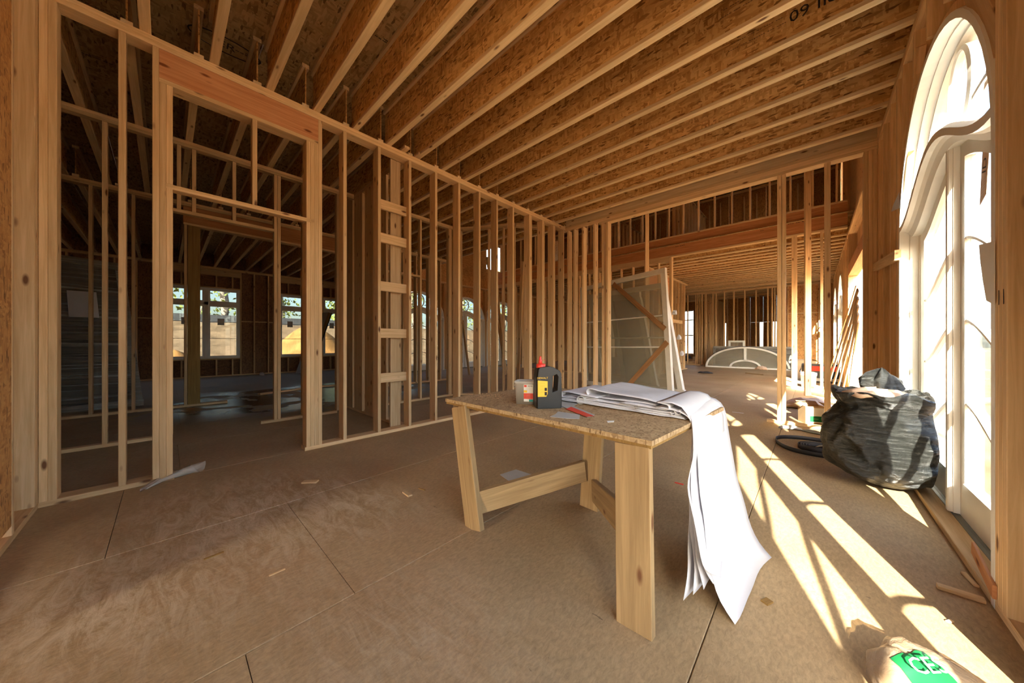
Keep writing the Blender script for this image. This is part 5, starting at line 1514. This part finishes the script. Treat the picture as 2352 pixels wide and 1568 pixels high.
o = obj('body', lathe([(0.001, 0.004), (0.13, 0.004), (0.135, 0.0), (0.152, 0.30), (0.158, 0.30), (0.158, 0.325), (0.153, 0.33), (0.158, 0.335), (0.158, 0.37), (0.150, 0.372), (0.146, 0.34), (0.130, 0.01), (0.001, 0.01)], 28), M['bucketwhite'], bk, local=True)
o = obj('handle', tube([(0.16 * math.cos(a), 0.16 * math.sin(a), 0.33 - 0.09 * math.sin(a)) for a in [math.pi + math.pi * i / 12 for i in range(13)]], 0.004, 6), M['grey'], bk, local=True)
tl = empty('tool_bag', fl(1885, 878), 'black and red tool bag beside the white bucket', 'tool bag', rz=R(10))
def lbox(par, name, cx_, cy_, z0, w_, d_, h_, mat, rx=0, ry=0):
    o = bpy.data.objects.new(name, bar_mesh(w_, d_, h_, mat, 0.02)); C.objects.link(o); o.parent = par; o.location = (cx_, cy_, z0 + h_ / 2); o.rotation_euler = (R(rx), R(ry), 0); return o
lbox(tl, 'body', 0, 0, 0.0, 0.75, 0.32, 0.30, M['black'])
lbox(tl, 'red_panel', 0.06, -0.165, 0.33, 0.55, 0.02, 0.14, M['red'], 12)
lbox(tl, 'lid', 0, 0.03, 0.30, 0.75, 0.34, 0.22, M['black'])
lbox(tl, 'grey_strip', 0.1, -0.18, 0.05, 0.5, 0.02, 0.08, M['greysheet'])
obj('handle', tube([(-0.36, -0.05, 0.1), (-0.45, -0.05, 0.3), (-0.40, -0.05, 0.52), (-0.2, -0.05, 0.57)], 0.02, 8), M['black'], tl, local=True)
carton('cardboard_box', 'plain brown carton behind the tool bag', 1845, 868, 0.5, 0.4, 0.55, 15, M['card'])

# ---- half-round window, wrapped frames behind it
ax0, ax1, ayy = xY(1621, 17.2), xY(1816, 17.2), 17.2
ac, aa, ab = (ax0 + ax1) / 2, (ax1 - ax0) / 2, 0.92
hw_ = empty('arch_window', (ac, ayy, 0), 'large white half-round window leaning on the floor of the far room', 'window')
def ell(a, b, z0, n=36): return [((ac + a * math.cos(t_), ayy, z0 + b * math.sin(t_)), (math.cos(t_), 0, math.sin(t_)), (0, 1, 0)) for t_ in [math.pi * i / n for i in range(n + 1)]]
obj('frame', sweep(ell(aa - 0.07, ab - 0.07, 0.02), [(-0.05, 0), (0.05, 0), (0.05, 0.07), (-0.05, 0.07)]), M['white'], hw_)
obj('frame_trim', sweep(ell(aa, ab, 0.02), [(0.0, 0), (0.05, 0), (0.05, 0.025), (0.0, 0.025)]), M['rubber'], hw_)
abox('sill', hw_, ax0, ax1, ayy - 0.05, ayy + 0.05, 0.0, 0.06, M['white'], 'x')
abox('mullion', hw_, ac - 0.045, ac + 0.045, ayy - 0.05, ayy + 0.05, 0.33, ab - 0.05, M['white'], 'z')
obj('inner_arch', sweep(ell(0.50, 0.26, 0.05), [(-0.05, 0), (0.05, 0), (0.05, 0.07), (-0.05, 0.07)]), M['white'], hw_)
obj('pane', prism([(ac + (aa - 0.06) * math.cos(t_), ayy - 0.003, 0.03 + (ab - 0.06) * math.sin(t_)) for t_ in [math.pi * i / 30 for i in range(31)]], 0.006, (0, 1, 0)), M['frost'], hw_)
pane_unit('film_wrapped_window', 'low wide frame wrapped in film behind the half-round window', (ax0 + 0.25, 17.5, 0.02), (ax1 + 0.1, 17.5, 0.02), (ax1 + 0.1, 17.5, 0.96), (ax0 + 0.25, 17.5, 0.96), 0.1, 0.08, (), (), film=True, gmat='frost', backing='fabric')
pane_unit('small_frame', 'small white frame standing above the half-round window', (xY(1673, 17.8), 17.8, 0.02), (xY(1711, 17.8), 17.8, 0.02), (xY(1711, 17.8), 17.8, 1.22), (xY(1673, 17.8), 17.8, 1.22), 0.08, 0.08, (), ())
for k in range(5):
    a = fl(1592 + 6 * k, 838 - 1.5 * k)
    o = abox('lumber_scrap', None, a[0] - 0.5, a[0] + 0.35, a[1] - 0.1 + 0.12 * k, a[1] + 0.02 + 0.12 * k, 0.0 + 0.045 * 0, 0.06 + 0.09 * k, M['plank'], 'x')
    props(o, ('lowest', 'second', 'middle', 'fourth', 'topmost')[k] + ' wood scrap in the pile left of the half-round window', 'offcut', 'wood scraps piled by the far studs')
crumple('rag_heap', 'dark heap of rags behind the wood scraps in the far room', 'rags', 1574, 829, 0.7, 0.5, 0.55, 0, M['fabric'], 13)
crumple('cord_heap', 'small dark tangle of cord on the floor of the far room', 'cord', 1620, 857, 0.5, 0.22, 0.10, 10, M['rubber'], 15)
scrap('wood_strip', 'thin dark strip on the floor in front of the half-round window', 'strip', 1713, 857, 1752, 861, 0.05, 0.02, M['post'])
crumple('rag', 'pale crumpled rag at the foot of the half-round window', 'rag', 1748, 849, 0.45, 0.25, 0.20, 0, M['kraft'], 17)
